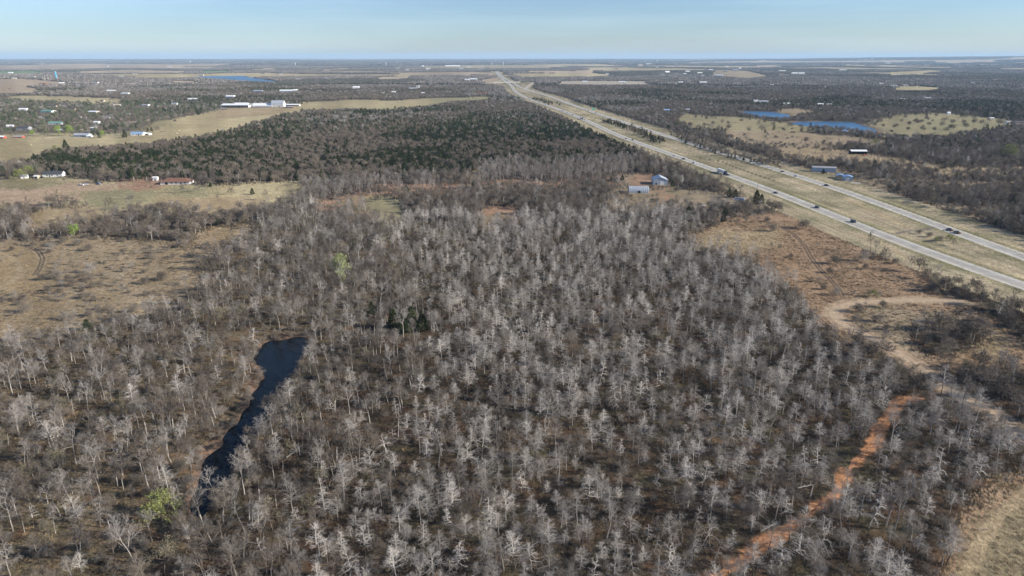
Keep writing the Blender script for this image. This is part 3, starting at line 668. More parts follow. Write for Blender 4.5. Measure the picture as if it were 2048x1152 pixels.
for i in range(2):
    tr, cr, lf = gen_leafy(820+i, 10.5, 3.2, [8, 5, 4], .18, .32, 9, .45, .4, .2); reg('palegreen', [('trunk', tr.me('trunk', M_BLE)), ('branch', cr.me('branches', M_TWP)), ('crown', lf.me('leaves', M_GRP))])
for i in range(3):
    tr, cr, lf = gen_leafy(840+i, 8, 3.6, [8, 5, 3], .18, .75, 3); reg('town', [('trunk', tr.me('trunk', M_TRD)), ('branch', cr.me('branches', M_TWB)), ('crown', lf.me('leaves', M_GRD))])
for i in range(3):
    tr, cr, lf = gen_leafy(860+i, 8.5, 3.6, [9, 6, 5], .18, .22, 3, .25, .4); reg('olive', [('trunk', tr.me('trunk', M_TRD)), ('branch', cr.me('branches', M_TWB)), ('crown', lf.me('buds', M_OLV))])
for i in range(4): reg('brush', [('crown', gen_tuft(900+i, 46, 1.0, 1.15, .035).me('twigs', M_BRS))])
for i in range(3): reg('grass', [('crown', gen_tuft(920+i, 34, .7, .55, .05).me('blades', M_GRS))])
def clump_me(seed, size, n, crown, ced):
    t, c = gen_clump(seed, size, n, crown, ced); me = t.me('canopy', M_CLP); a = me.attributes.new('tint', 'FLOAT_COLOR', 'FACE')
    q = np.ones((len(c), 4), np.float32); q[:, :3] = c; a.data.foreach_set('color', q.ravel()); return me
for i in range(5): reg('clump', [('crown', clump_me(950+i, 46, 60, 3.9, [.05, .1, .2, .12, .55][i]))])
for i in range(4): reg('clumpfar', [('crown', clump_me(970+i, 200, 90, 13, [.05, .15, .3, .1][i]))])

COLL = {}
def template_collection(kind):
    if kind in COLL: return COLL[kind]
    c = bpy.data.collections.new('templates_'+kind)
    for i, parts in enumerate(TPL[kind]):
        if len(parts) == 1: me = parts[0][1]
        else:   # one joined mesh per variant, materials kept apart
            vs = []; loops = []; ls = []; mi = []; base = 0; lb = 0; me = bpy.data.meshes.new('tree'); 
            for k, (nm, pm) in enumerate(parts):
                nv = len(pm.vertices); a = np.empty(nv*3, np.float32); pm.vertices.foreach_get('co', a); vs.append(a)
                b = np.empty(len(pm.loops), np.int32); pm.loops.foreach_get('vertex_index', b); loops.append(b+base)
                q = np.empty(len(pm.polygons), np.int32); pm.polygons.foreach_get('loop_start', q); ls.append(q+lb); mi.append(np.full(len(q), k, np.int32))
                base += nv; lb += len(b); me.materials.append(pm.materials[0])
            vs = np.concatenate(vs); loops = np.concatenate(loops); ls = np.concatenate(ls); mi = np.concatenate(mi)
            me.vertices.add(len(vs)//3); me.vertices.foreach_set('co', vs); me.loops.add(len(loops)); me.loops.foreach_set('vertex_index', loops)
            me.polygons.add(len(ls)); me.polygons.foreach_set('loop_start', ls); me.polygons.foreach_set('material_index', mi); me.update(calc_edges=True)
        o = bpy.data.objects.new('%s_template_%02d' % (kind, i), me); c.objects.link(o)
    COLL[kind] = c; return c
def scatter(name, kind, pts, idx, rz, sc, label):
    """one object of many unpickable instances"""
    n = len(pts)
    if n == 0: return
    me = bpy.data.meshes.new(name); me.vertices.add(n); me.vertices.foreach_set('co', np.asarray(pts, np.float32).ravel()); me.update()
    a = me.attributes.new('variant', 'INT', 'POINT'); a.data.foreach_set('value', np.asarray(idx, np.int32))
    a = me.attributes.new('turn', 'FLOAT_VECTOR', 'POINT'); t = np.zeros((n, 3), np.float32); t[:, 2] = rz; a.data.foreach_set('vector', t.ravel())
    a = me.attributes.new('size', 'FLOAT_VECTOR', 'POINT'); sc = np.asarray(sc, np.float32); sc = np.stack([sc]*3, 1) if sc.ndim == 1 else sc; a.data.foreach_set('vector', sc.ravel())
    o = link(name, me, label=label, kind='stuff')
    ng = bpy.data.node_groups.new(name, 'GeometryNodeTree'); ng.interface.new_socket('Geometry', in_out='INPUT', socket_type='NodeSocketGeometry'); ng.interface.new_socket('Geometry', in_out='OUTPUT', socket_type='NodeSocketGeometry')
    N = ng.nodes; gi = N.new('NodeGroupInput'); go = N.new('NodeGroupOutput'); ip = N.new('GeometryNodeInstanceOnPoints'); ci = N.new('GeometryNodeCollectionInfo')
    ci.inputs[0].default_value = template_collection(kind); ci.inputs['Separate Children'].default_value = True; ci.inputs['Reset Children'].default_value = True
    def na(nm, dt):
        q = N.new('GeometryNodeInputNamedAttribute'); q.data_type = dt; q.inputs[0].default_value = nm; return q.outputs[0]
    ip.inputs['Pick Instance'].default_value = True
    l = ng.links.new; l(gi.outputs[0], ip.inputs['Points']); l(ci.outputs[0], ip.inputs['Instance']); l(na('variant', 'INT'), ip.inputs['Instance Index'])
    l(na('turn', 'FLOAT_VECTOR'), ip.inputs['Rotation']); l(na('size', 'FLOAT_VECTOR'), ip.inputs['Scale']); l(ip.outputs[0], go.inputs[0])
    md = o.modifiers.new('scatter', 'NODES'); md.node_group = ng
    return o
def tree(name, kind, var, x, y, rz, sc, label, cat, group=None, z=None):
    e = bpy.data.objects.new(name, None); C.objects.link(e); e.empty_display_size = .5
    e.location = (x, y, hz(x, y) if z is None else z); e.rotation_euler = (0, 0, rz); e.scale = (sc, sc, sc); e['label'] = label; e['category'] = cat
    if group: e['group'] = group
    for pn, me in TPL[kind][var % len(TPL[kind])]:
        o = bpy.data.objects.new(pn, me); C.objects.link(o); o.parent = e
    return e

# ------------------------------------------------------------------ where the woods stand
DENS = {  # land cover -> probabilities per 4.2 m cell, near
 'dead': dict(bleached=.56, shrub=.22, tall=.05, bushy=.03), 'tall': dict(bush=.03, tall=.30, bleached=.15, shrub=.22, bushy=.06, olive=.02), 'thicket': dict(bush=.06, tall=.26, bleached=.12, shrub=.36, bushy=.06, olive=.04, palegrove=.01),
 'mid': dict(bush=.07, tall=.10, bushy=.13, shrub=.30, bleached=.022, oak=.14, cedar=.004, olive=.012), 'cedar': dict(oak=.24, cedar=.15, bushy=.02), 'cedcore': dict(oak=.17, cedar=.30), 'cornergrass': {}, 'wood': dict(oak=.28, cedar=.03), 'grove': dict(palegrove=.30, tall=.12, oak=.05, shrub=.1),
 'dry': dict(bush=.026, shrub=.045, paleshrub=.004), 'pasture': dict(shrub=.002), 'gold': dict(shrub=.006), 'rust': dict(bush=.010, shrub=.035, paleshrub=.006, tall=.003), 'park': dict(oak=.004), 'town': dict(oak=.03), 'verge': {}, 'lawn': {}, 'red': dict(shrub=.01),
 'dirt': {}, 'pale': {}, 'ffield': dict(oak=.0015), 'gfield': {}, 'bank': {}}
def cells(r0, r1, step, am):
    n = int(r1/step)+2; gx_, gy_ = np.meshgrid(np.arange(-n, n), np.arange(0, n)); gx_ = gx_.ravel()*step; gy_ = gy_.ravel()*step*.92+0
    gx_ = gx_+rng.uniform(-.46, .46, gx_.shape)*step; gy_ = gy_+rng.uniform(-.46, .46, gy_.shape)*step
    r = np.hypot(gx_, gy_); a = np.arctan2(gx_, gy_); m = (r > r0) & (r < r1) & (np.abs(a-R(1)) < am)
    return gx_[m], gy_[m]
def kept_out(x, y, ex=0.):
    bad = np.zeros(x.shape, bool); o = np.argsort(y); ys = y[o]
    for (bx, by, br) in CLEAR:
        br = br+ex; a, b = np.searchsorted(ys, [by-br, by+br]); k = o[a:b]
        if len(k): bad[k] |= np.hypot(x[k]-bx, y[k]-by) < br
    return bad
CLEAR = []      # filled by the buildings
HEROES = []
# ------------------------------------------------------------------ building kit
class MB:
    def __init__(s): s.v = []; s.f = []
    def box(s, x0, x1, y0, y1, z0, z1):
        b = len(s.v); s.v += [(x, y, z) for z in (z0, z1) for x, y in ((x0, y0), (x1, y0), (x1, y1), (x0, y1))]
        s.f += [tuple(b+i for i in q) for q in ((0, 3, 2, 1), (4, 5, 6, 7), (0, 1, 5, 4), (1, 2, 6, 5), (2, 3, 7, 6), (3, 0, 4, 7))]; return s
    def poly(s, pts, faces): b = len(s.v); s.v += list(pts); s.f += [tuple(b+i for i in q) for q in faces]; return s
    def cyl(s, c, r, z0, z1, n=12, r1=None, axis='z'):
        b = len(s.v); r1 = r if r1 is None else r1
        for rr, z in ((r, z0), (r1, z1)):
            for i in range(n):
                a = 2*pi*i/n; u, w = rr*cos(a), rr*sin(a)
                s.v.append((c[0]+u, c[1]+w, z) if axis == 'z' else (c[0]+u, z, c[1]+w) if axis == 'y' else (z, c[0]+u, c[1]+w))
        s.f += [(b+i, b+(i+1) % n, b+n+(i+1) % n, b+n+i) for i in range(n)]+[tuple(b+n-1-i for i in range(n)), tuple(b+n+i for i in range(n))]; return s
    def obj(s, name, m, parent, **k):
        me = mesh(name, s.v, s.f, m)
        import bmesh
        bm = bmesh.new(); bm.from_mesh(me); bmesh.ops.recalc_face_normals(bm, faces=bm.faces); bm.to_mesh(me); bm.free()
        return link(name, me, parent, **k)
def thing(name, x, y, rz, label, cat, group=None, z=None, clear=0, sc=1):
    e = bpy.data.objects.new(name, None); C.objects.link(e); e.empty_display_size = 1; e.location = (x, y, hz(x, y) if z is None else z); e.rotation_euler = (0, 0, rz)
    e.scale = (sc,)*3; e['label'] = label; e['category'] = cat
    if group: e['group'] = group
    if clear: CLEAR.append((x, y, clear)); 
    if clear > 8: CLEAR.append((x+(-x)*min(.5*clear/ max(y,1),.05), y-clear*.9, clear*.8))
    return e
def wm(name, c, **k): return mat(name, c, k.pop('rough', .7), noise=(k.pop('ns', .8), k.pop('na', .10)), **k)
WHITE = wm('white_painted_siding', (.74,.74,.71)); GALV = wm('galvanised_sheet', (.50,.53,.56), rough=.5, metal=.3); BLUEM = wm('blue_grey_metal_siding', (.40,.46,.52), rough=.55)
TAN = wm('tan_siding', (.48,.40,.30)); DKROOF = wm('dark_shingle_roof', (.07,.07,.075)); BRROOF = wm('brown_shingle_roof', (.20,.105,.07)); BLROOF = wm('blue_metal_roof', (.25,.38,.58), rough=.45)
GRROOF = wm('green_metal_roof', (.16,.33,.25), rough=.5); WROOF = wm('white_metal_roof', (.80,.80,.78), rough=.4); GYROOF = wm('grey_roof', (.30,.30,.31)); REDW = wm('red_painted_boards', (.38,.09,.06)); DARKIN = mat('dark_interior', (.02,.02,.022), .9)
GLASS = mat('window_glass', (.03,.04,.05), .12, spec=.6); BRICK = wm('tan_brickwork', (.40,.27,.19)); CYAN = wm('blue_painted_steel', (.10,.42,.62), rough=.4); CHROME = mat('bright_steel', (.6,.62,.64), .3, metal=.8)
def wall_piece(e, name, side, L, Wd, c, w, z0, z1, m, t=.06):
    """a panel standing proud of one wall: side f/b along x, l/r along y"""
    b = MB()
    if side == 'f': b.box(c-w/2, c+w/2, -Wd/2-t, -Wd/2-.004, z0, z1)
    if side == 'b': b.box(c-w/2, c+w/2, Wd/2+.004, Wd/2+t, z0, z1)
    if side == 'l': b.box(-L/2-t, -L/2-.004, c-w/2, c+w/2, z0, z1)
    if side == 'r': b.box(L/2+.004, L/2+t, c-w/2, c+w/2, z0, z1)
    o = b.obj(name, m, e)
    return o
def gable(name, x, y, rz, L, Wd, ev, rg, wmt, rmt, label, cat, doors=(), windows=(), over=.5, hip=False, group=None, clear=None, openf=False, sc=1, z=None):
    e = thing(name, x, y, rz, label, cat, group, clear=(max(L, Wd)*.62+2)*sc if clear is None else clear, sc=sc, z=z); l, w = L/2, Wd/2
    if not openf:
        b = MB()
        if hip: b.box(-l, l, -w, w, -1.2, ev)
        else: b.poly([(-l,-w,-1.2),(l,-w,-1.2),(l,w,-1.2),(-l,w,-1.2),(-l,-w,ev),(l,-w,ev),(l,w,ev),(-l,w,ev),(-l,0,rg),(l,0,rg)], [(0,1,5,4),(2,3,7,6),(1,2,6,9,5),(3,0,4,8,7),(4,5,9,8),(6,7,8,9),(0,3,2,1)])
        b.obj('wall', wmt, e)
    else:
        MB().box(-l, l, w-.2, w, -1.2, ev).box(-l, -l+.2, -w, w-.21, -1.2, ev).box(l-.2, l, -w, w-.21, -1.2, ev).obj('wall', wmt, e)
        n = max(3, int(L/6)+1)
        for i in range(n):
            px_ = -l+.35+(L-.7)*i/(n-1); MB().box(px_-.12, px_+.12, -w, -w+.24, -1.2, ev).obj('post', wmt, e)
    o = over; t = .14; rs = (rg-ev)/w
    if hip:
        k = w*.95; zz = ev-rs*o
        b = MB().poly([(-l-o,-w-o,zz+.1),(l+o,-w-o,zz+.1),(l+o,w+o,zz+.1),(-l-o,w+o,zz+.1),(-l+k,0,rg+.1),(l-k,0,rg+.1),(-l-o,-w-o,zz-.12),(l+o,-w-o,zz-.12),(l+o,w+o,zz-.12),(-l-o,w+o,zz-.12)],
                      [(0,1,5,4),(1,2,5),(2,3,4,5),(3,0,4),(0,6,7,1),(1,7,8,2),(2,8,9,3),(3,9,6,0),(6,9,8,7)])
        b.obj('roof', rmt, e)
    else:
        for s in (-1, 1):
            b = MB().poly([(-l-o,s*(w+o),ev-rs*o+.03),(l+o,s*(w+o),ev-rs*o+.03),(l+o,s*.004,rg+.03),(-l-o,s*.004,rg+.03),(-l-o,s*(w+o),ev-rs*o+t+.03),(l+o,s*(w+o),ev-rs*o+t+.03),(l+o,s*.004,rg+t+.03),(-l-o,s*.004,rg+t+.03)],
                          [(0,3,2,1),(4,5,6,7),(0,1,5,4),(1,2,6,5),(2,3,7,6),(3,0,4,7)]); b.obj('roof', rmt, e)
    for d in doors: wall_piece(e, 'door', d[0], L, Wd, d[1], d[2], 0, d[3], d[4])
    for d in windows:
        f_ = wall_piece(e, 'window', d[0], L, Wd, d[1], d[2]+.2, d[3]-.1, d[3]+1.3, WHITE if len(d) < 5 else d[4], .05); wall_piece(f_, 'pane', d[0], L+.102 if d[0] in 'lr' else L, Wd+.102 if d[0] in 'fb' else Wd, d[1], d[2], d[3], d[3]+1.2, GLASS, .03)
    return e
def pos(px, py): q = at(px, py)[0]; return float(q[0]), float(q[1])
def scale_at(px, py): x, y = pos(px, py); return (y*cos(PITCH)+H*sin(PITCH))/F     # metres per photo pixel
# two metal sheds by the highway
x, y = pos(1278, 386); e = thing('arched_metal_barn', x, y+4, R(-2), 'long arched metal barn with ribbed galvanised shell, beside the gabled shed', 'barn', clear=13)
b = MB(); L = 18.5; n = 14; rad = 5.0
for k in range(n+1):
    a = pi*k/n; hh = 5.6
    for xx in (-L/2, L/2): b.v.append((xx, -cos(a)*rad, max(-.8, sin(a)**.75*hh-.0 if 0 < k < n else -.8)))
for k in range(n): b.f.append((2*k, 2*k+1, 2*k+3, 2*k+2))
b.f += [tuple(2*k for k in range(n+1)), tuple(2*k+1 for k in range(n, -1, -1))]; b.obj('shell', GALV, e)
for i in range(19):
    b = MB(); xx = -L/2+.5+i*(L-1)/18; 
    for k in range(n+1):
        a = pi*k/n
        for q, r_ in ((0, 1.0), (1, 1.035)):
            for dx in (-.16, .16): b.v.append((xx+dx, -cos(a)*rad*r_, max(-.5, sin(a)**.75*5.6*r_ if 0 < k < n else -.5)))
    for k in range(n): o_ = 4*k; b.f += [(o_+2, o_+3, o_+7, o_+6), (o_, o_+2, o_+6, o_+4), (o_+3, o_+1, o_+5, o_+7)]
    b.obj('rib', WROOF if i % 2 == 0 else GALV, e)
MB().box(-1.0+.0, 1.2, -5.22, -5.02, 0, 2.3).obj('door', DARKIN, e)
x, y = pos(1322, 370); gable('gabled_metal_shed', x, y+8, R(86), 16, 14, 4.8, 7.6, BLUEM, GALV, 'pale blue-grey gabled metal shed with white roller door and light roof', 'shed', doors=[('l', -1.5, 4.2, 3.9, WROOF), ('l', 4.2, 1.1, 2.3, DARKIN)], over=.35, clear=13)
# houses on the left pasture
x, y = pos(349, 369); gable('brown_roofed_house', x, y+6, R(3), 28, 12, 2.9, 5.6, WHITE, BRROOF, 'long low house with brown hipped roof and pale walls on the left pasture', 'house', doors=[('f', -8, 2.6, 2.2, DARKIN), ('f', 6, 1.2, 2.1, DARKIN)], windows=[('f', -3, 1.8, 1), ('f', 1.5, 1.8, 1), ('f', 10, 2, 1), ('r', 1, 2, 1)], hip=True, over=.8, clear=20)
x, y = pos(310, 362); gable('pump_house', x, y+2, R(5), 4.4, 3.6, 3.6, 4.2, WHITE, WROOF, 'small white cube outbuilding beside the brown-roofed house', 'shed', doors=[('f', 0, 1.1, 2.1, DARKIN)], clear=5)
x, y = pos(103, 354); gable('white_ranch_house', x, y+5, R(8), 19, 9, 3.0, 5.4, WHITE, DKROOF, 'white clapboard house with dark gable roof at the far left pasture', 'house', windows=[('f', -5, 1.2, 1), ('f', 0, 1.2, 1), ('f', 5, 1.2, 1)], doors=[('f', -2.6, 1, 2.1, DARKIN)], clear=14)
x, y = pos(47, 357); gable('white_garden_shed', x, y+2, R(20), 6, 4.4, 2.4, 3.9, WHITE, GYROOF, 'small white shed left of the dark-roofed white house', 'shed', doors=[('f', 0, 1.2, 1.9, GYROOF)], clear=5)
x, y = pos(72, 357); gable('tan_garden_shed', x, y+2, R(-10), 4.4, 3.6, 2.2, 3.2, TAN, WHITE, 'tiny tan shed between the white shed and the white house', 'shed', doors=[('f', 0, 1.2, 1.9, DARKIN)], clear=4)
# across the highway
x, y = pos(1718, 309); gable('open_hay_shed', x, y+4, R(-3), 20, 8, 4.2, 5.6, DARKIN, WROOF, 'long open-sided shed with white roof on the golden pasture', 'shed', openf=True, clear=14)
x, y = pos(1650, 344); gable('grey_pole_barn', x, y+4, R(-14), 24, 8, 4.6, 5.6, BLUEM, GYROOF, 'long dark grey barn with flat grey roof near the far carriageway', 'barn', doors=[('r', 0, 2.6, 3, DARKIN)], clear=15)
x, y = pos(1682, 357); gable('small_blue_roofed_shed', x, y+3, R(75), 8.5, 7, 3.2, 4.2, TAN, BLROOF, 'smaller tan shed with pale blue roof, left of its larger neighbour', 'shed', clear=8)
x, y = pos(1697, 361); gable('large_blue_roofed_shed', x, y+3, R(75), 9.5, 8.5, 3.8, 5.0, BLUEM, BLROOF, 'larger shed with pale blue roof and white roller door', 'shed', doors=[('l', .6, 3.6, 3.2, WROOF)], clear=9)
x, y = pos(1712, 366); e = thing('concrete_slab', x, y, R(-15), 'pale concrete slab in front of the blue-roofed shed', 'slab'); MB().box(-4.5, 4.5, -1.8, 1.8, -.2, .1).obj('slab_top', wm('pale_concrete', (.6,.58,.53)), e)
# camper trailer tucked by the cedars
x, y = pos(1479, 401); e = thing('old_camper_trailer', x, y, R(-32), 'rounded silver camper trailer half hidden by the two cedars', 'trailer', clear=6); b = MB(); L = 9
for k in range(9):
    a = pi*k/8
    for xx, s_ in ((-L/2, .8), (-L/2+.6, 1), (L/2-.6, 1), (L/2, .8)): b.v.append((xx, -cos(a)*1.25*s_, .5+(sin(a)**.5)*2.2*s_ if 0 < k < 8 else .5))
for k in range(8):
    for j in range(3): b.f.append((4*k+j, 4*k+j+1, 4*k+j+5, 4*k+j+4))
b.f += [tuple(4*k for k in range(9)), tuple(4*k+3 for k in range(8, -1, -1))]; b.obj('body', GALV, e)
for xx in (-2.5, 0, 2.4): MB().box(xx-.5, xx+.5, -1.30, -1.262, 1.3, 1.9).obj('window', GLASS, e)
for yy in (-1.1, 1.1): MB().cyl((.2, .38), .38, yy-.12, yy+.12, 12, axis='y').obj('wheel', DARKIN, e)
x, y = pos(1408, 412); e = thing('scrap_heap', x, y, 0, 'small heap of white scrap sheets in the dead wood below the camper', 'scrap', clear=3)
for i in range(5): a = i*1.3; MB().poly([(cos(a)*1.1-.9, sin(a)*.8-.6, .2+i*.1), (cos(a)*1.1+.8, sin(a)*.8-.5, .5+i*.12), (cos(a)*1.1+.7, sin(a)*.8+.6, .9), (cos(a)*1.1-.8, sin(a)*.8+.5, .6), (cos(a)*1.1, sin(a)*.8, .1)], [(0,1,2,3),(0,4,1),(1,4,2),(2,4,3),(3,4,0)]).obj('sheet', WHITE, e)

# farm complex on the far side of the big pasture
def far_b(px, py, wpx, hpx, wmt, rmt, label, cat='house', name='farmhouse', rz=0, dep=None, group=None, flat=.55, openf=False, win=True, hip=False):
    x, y = pos(px, py); s = scale_at(px, py); L = wpx*s; tot = max(3.0, hpx*s*.9); dep = dep or min(L*.7, 16); ev = tot*flat; rg = tot*.96
    if y > 900:
        for kk in range(1, 5 if win else 3): fq = 1-kk*min(L*.5+6, 26)/y; CLEAR.append((x*fq, y*fq, L*.42+4))
    wn = [('f', L*t, L*.07, ev*.3) for t in (-.3, 0, .3)] if win and L < 60 else []
    return gable(name, x, y+dep/2, R(rz), L, dep, ev, rg, wmt, rmt, label, cat, doors=[('f', L*.15, L*.06+.5, min(2.4, ev*.8), DARKIN)] if win else [], windows=wn, over=.4, openf=openf, group=group, hip=hip, clear=L*.55+dep*.4)
far_b(469, 215, 54, 8, WHITE, WROOF, 'wide open-fronted riding arena with white roof at the left of the farm complex', 'arena', 'riding_arena', 2, 34, openf=True, flat=.6)
far_b(482, 211, 27, 6, WHITE, WROOF, 'long white stable behind the open-fronted arena', 'stable', 'long_stable', 2, 14)
far_b(525, 214, 40, 8, WROOF, WROOF, 'low white arched building in the middle of the farm complex', 'barn', 'white_arched_barn', -2, 22, win=False, flat=.35)
far_b(555, 214, 25, 14.5, WHITE, GALV, 'tall white barn with big grey roof, the highest of the farm complex', 'barn', 'tall_white_barn', 0, 16, flat=.5)
far_b(583, 212, 32, 4.5, WHITE, WROOF, 'low open stable row right of the tall white barn', 'stable', 'open_stable', -2, 10, openf=True)
far_b(577, 216, 19, 3.2, REDW, GYROOF, 'low reddish run-in shed in front of the open stable row', 'shed', 'run_in_shed', -1, 7, openf=True)
far_b(447, 219, 10, 3, DARKIN, GYROOF, 'small dark shelter below the riding arena', 'shed', 'small_shelter', 0, 6, openf=True)
far_b(505, 211, 14, 4, WHITE, WROOF, 'small white shed between the arena and the arched barn', 'shed', 'white_shed', 0, 8)
# ranch with blue roofs in the pasture
far_b(162, 274, 30, 7.5, BLUEM, GALV, 'grey-blue house with pale roof at the edge of the big pasture', 'house', 'ranch_house', -3, 11)
far_b(177, 274.5, 9, 4, WHITE, WROOF, 'little white shed right of the grey-blue ranch house', 'shed', 'white_shed', 0, 6)
far_b(273, 271, 24, 7.5, WHITE, BLROOF, 'white ranch house with blue roof in the pasture', 'house', 'blue_roofed_house', 4, 12)
far_b(291, 270, 16, 5, WHITE, WROOF, 'white carport shed attached at the right of the blue-roofed ranch', 'shed', 'white_carport', -8, 8, openf=True)
far_b(110, 249, 27, 6, WHITE, GRROOF, 'white house with long green roof in the village', 'house', 'green_roofed_house', 2, 10)
far_b(44, 221, 15, 5, WHITE, WROOF, 'white house alone at the upper left of the village', 'house', 'farmhouse', 5)
FB = [(93,225,26,5,WHITE,GRROOF,'white house with green roof among the village trees'),(185,226,19,4.5,TAN,WROOF,'cream barn with white roof at the village edge'),(18,254,11,4.5,WHITE,WROOF,'white bungalow at the far left of the village'),
 (44,260,22,8,GYROOF,DKROOF,'big house with dark blue-grey roof among trees at far left'),(192,247,11,5,WHITE,WROOF,'small white house above the pasture fence'),(186,258,10,4,WHITE,WHITE,'white gate building beside the pasture road'),
 (35,276,16,5,REDW,GYROOF,'red-walled shed cluster at the left pasture edge'),(2,277,12,6,REDW,WROOF,'red and white barn cut by the picture edge'),(145,221,9,6,BRICK,DKROOF,'brown house between the green-roofed house and the cream barn'),
 (60,200.5,8,2.5,DARKIN,TAN,'dark open shed in the tan field behind the village'),(290,212,13,4,WHITE,GYROOF,'white house right of the village centre'),(348,210,11,5,WHITE,GYROOF,'white house with two gables near the farm road'),
 (232,212,12,4,WHITE,TAN,'pale house among green trees in mid village'),(103,214,14,4,TAN,DKROOF,'tan house with dark roof deep in the village trees'),(460,196,18,6,WHITE,WROOF,'white houses behind the farm complex'),
 (385,199,20,3,WHITE,WROOF,'long low white shed in the field gap above the village'),(250,189,17,4,WHITE,WROOF,'pale industrial shed left of the lake'),(222,183,20,3.5,WHITE,WROOF,'long white roof in the woods left of the lake'),
 (122,168,9,4,WHITE,WROOF,'white barn pair below the blue standpipe'),(190,168,12,4.5,WHITE,GYROOF,'bright white building in woods below the lake level'),(85,169,14,3,REDW,BRROOF,'orange-brown shed by the pale fields'),(20,147,8,3,WHITE,WROOF,'white farm building near the green strip at far left'),
 (516,184,20,4,WHITE,GALV,'pale blue shed of the depot yard'),(573,184,28,5,BLUEM,WROOF,'long dark-fronted warehouse of the depot yard'),(590,183,9,5,WHITE,WROOF,'white annex right of the dark-fronted warehouse'),(712,178,13,6,WHITE,WROOF,'white office block among pale trees'),
 (825,178,16,3,WHITE,GALV,'low plant buildings beside the white silos'),(787,186,8,4,WHITE,WROOF,'white house below the silos'),(846,188,7,3.5,WHITE,WROOF,'white gabled house right of the silos'),(766,187,5,3,WHITE,WROOF,'tiny white roof left of the house below the silos'),
 (934,161,9,3.5,WHITE,WROOF,'pale green-grey hall left of the highway bridge'),(947,160,15,3.5,WHITE,WROOF,'long white hall left of the highway bridge'),(905,132.5,30,2.2,WHITE,WROOF,'long white factory on the horizon plain'),(965,187,25,3,REDW,BRROOF,'red-roofed building beside the green field'),
 (1334,222,12,4,WHITE,BLROOF,'small house with blue roof across the highway'),(1376,221,8,4,WHITE,GALV,'white tank house beside the small blue-roofed house'),(1512,205,11,6,WHITE,GYROOF,'two-storey white house above the small pond'),(1528,205,18,4,GALV,GALV,'long pale metal shed above the small pond'),
 (1574,208,14,2.5,WHITE,WROOF,'low white roof right of the metal shed above the pond'),(1642,210,11,3.5,WHITE,WROOF,'white house in woods right of the pond'),(1659,210,10,3,WHITE,WROOF,'second white house in woods right of the pond'),(1362,166,10,3,WHITE,WROOF,'white roof on the pale clearing across the highway'),
 (1407,166,14,3,WHITE,WROOF,'long pale shed in the town across the highway'),(1438,152,18,3,GALV,GALV,'long grey school-like roof on the ridge'),(1590,148,12,3.5,WHITE,WROOF,'white hall at the left of the ridge group'),(1603,148,13,4,GALV,GALV,'broad pale hall at the right of the ridge group'),(1565,143,13,2.5,WHITE,WROOF,'white hall on the crest behind the ridge group'),
 (1686,141,16,2,WHITE,WROOF,'thin long white poultry house on the far plain'),(1650,176,5,3,WHITE,GALV,'single grey house near the dark cedars'),(1789,172.5,13,3,WHITE,GYROOF,'long house on the pale green hill field'),(1812,172,10,3,TAN,GYROOF,'tan house on the pale green hill field'),
 (1806,199,11,2.5,WHITE,WROOF,'low pale roof left of the grey house in the right woods'),(1856,198.5,14,4.5,WHITE,GYROOF,'grey-roofed house in the right woods'),(1898,229,6,6,WHITE,GALV,'white silo-like house beside the lime green trees'),(1984,238,9,3,WHITE,WROOF,'white horse shelter at the right of the parkland'),
 (2018,246,10,4,WHITE,GYROOF,'white gabled stable right of the parkland'),(2040,248,20,6,BRICK,DKROOF,'brown house with dark roof at the right picture edge'),(1690,264,10,3.5,GALV,BLROOF,'bluish shed roof among the pond-side trees'),(1245,165,14,3,WHITE,WROOF,'white roofs on the pale construction ground'),
 (1170,164.5,10,3,WHITE,WROOF,'small white hall at the left of the construction ground'),(1215,149,6,2,WHITE,WROOF,'white roof on the long pasture strip')]
for q in FB: far_b(*q[:6], q[6], 'house' if 'house' in q[6] else 'building', 'distant_building', rng.uniform(-12, 12))
for i, px_ in enumerate((834, 836.7, 839)):
    x, y = pos(px_, 178.5); s = scale_at(px_, 178); e = thing('silo', x, y, 0, ['leftmost of three white silos beside the plant', 'middle of three white silos beside the plant', 'rightmost of three white silos beside the plant'][i], 'silo', 'white silos at the plant')
    MB().cyl((0, 0), .8*s, -1, 7*s, 14).obj('tank', WHITE, e); MB().cyl((0, 0), .85*s, 7*s, 7.7*s, 14, .1*s).obj('cap', GALV, e)
# scattered town roofs seen only as specks
spk = [(x_+rng.uniform(-6, 6), y_+rng.uniform(-1, 1)) for x_, y_ in [(1340,146),(1365,149),(1380,144),(1400,147),(1420,141),(1445,144),(1470,142),(1330,152),(1352,155),(1385,156),(1410,152),(1450,134),(1480,137),(1320,138),(1360,133),(1400,131),(1280,133),(1250,136),(1230,140),(1300,129),
      (880,136),(920,139),(860,139),(820,141),(790,137),(760,140),(940,136),(960,139),(700,152),(730,156),(650,158),(600,160),(560,150),(530,148),(400,150),(370,158),(330,175),(300,170),(160,172),(140,175),(60,156),(30,158),(240,155),(270,150),(210,133),(340,136),(620,181),(640,184),(660,182),(680,180),(600,190),(630,192),(730,182),(880,190),(900,186),(1460,170),(1480,175),(1540,172),(1700,185),(1730,190),(1760,168),(1880,176),(1920,178),(1950,168),(1990,160),(1740,120),(1780,128),(1850,132),(1900,136),(1960,130),(2010,140),(320,226),(250,228),(160,236),(215,238),(75,236),(120,262),(60,262),(290,200),(205,204),(130,208)]]
REG = [(330, 118, 165, 'on the far left plain behind the village'), (700, 118, 163, 'around the long lake'), (1000, 118, 163, 'on the plain left of the highway'), (1470, 118, 200, 'in the town across the highway'), (2048, 118, 155, 'on the far right plain'), (400, 0, 300, 'in the village left of the pasture'), (760, 0, 300, 'in the woods behind the farm complex'), (1000, 0, 300, 'in the woods behind the cedar hill'), (2048, 0, 300, 'in the woods right of the ponds')]
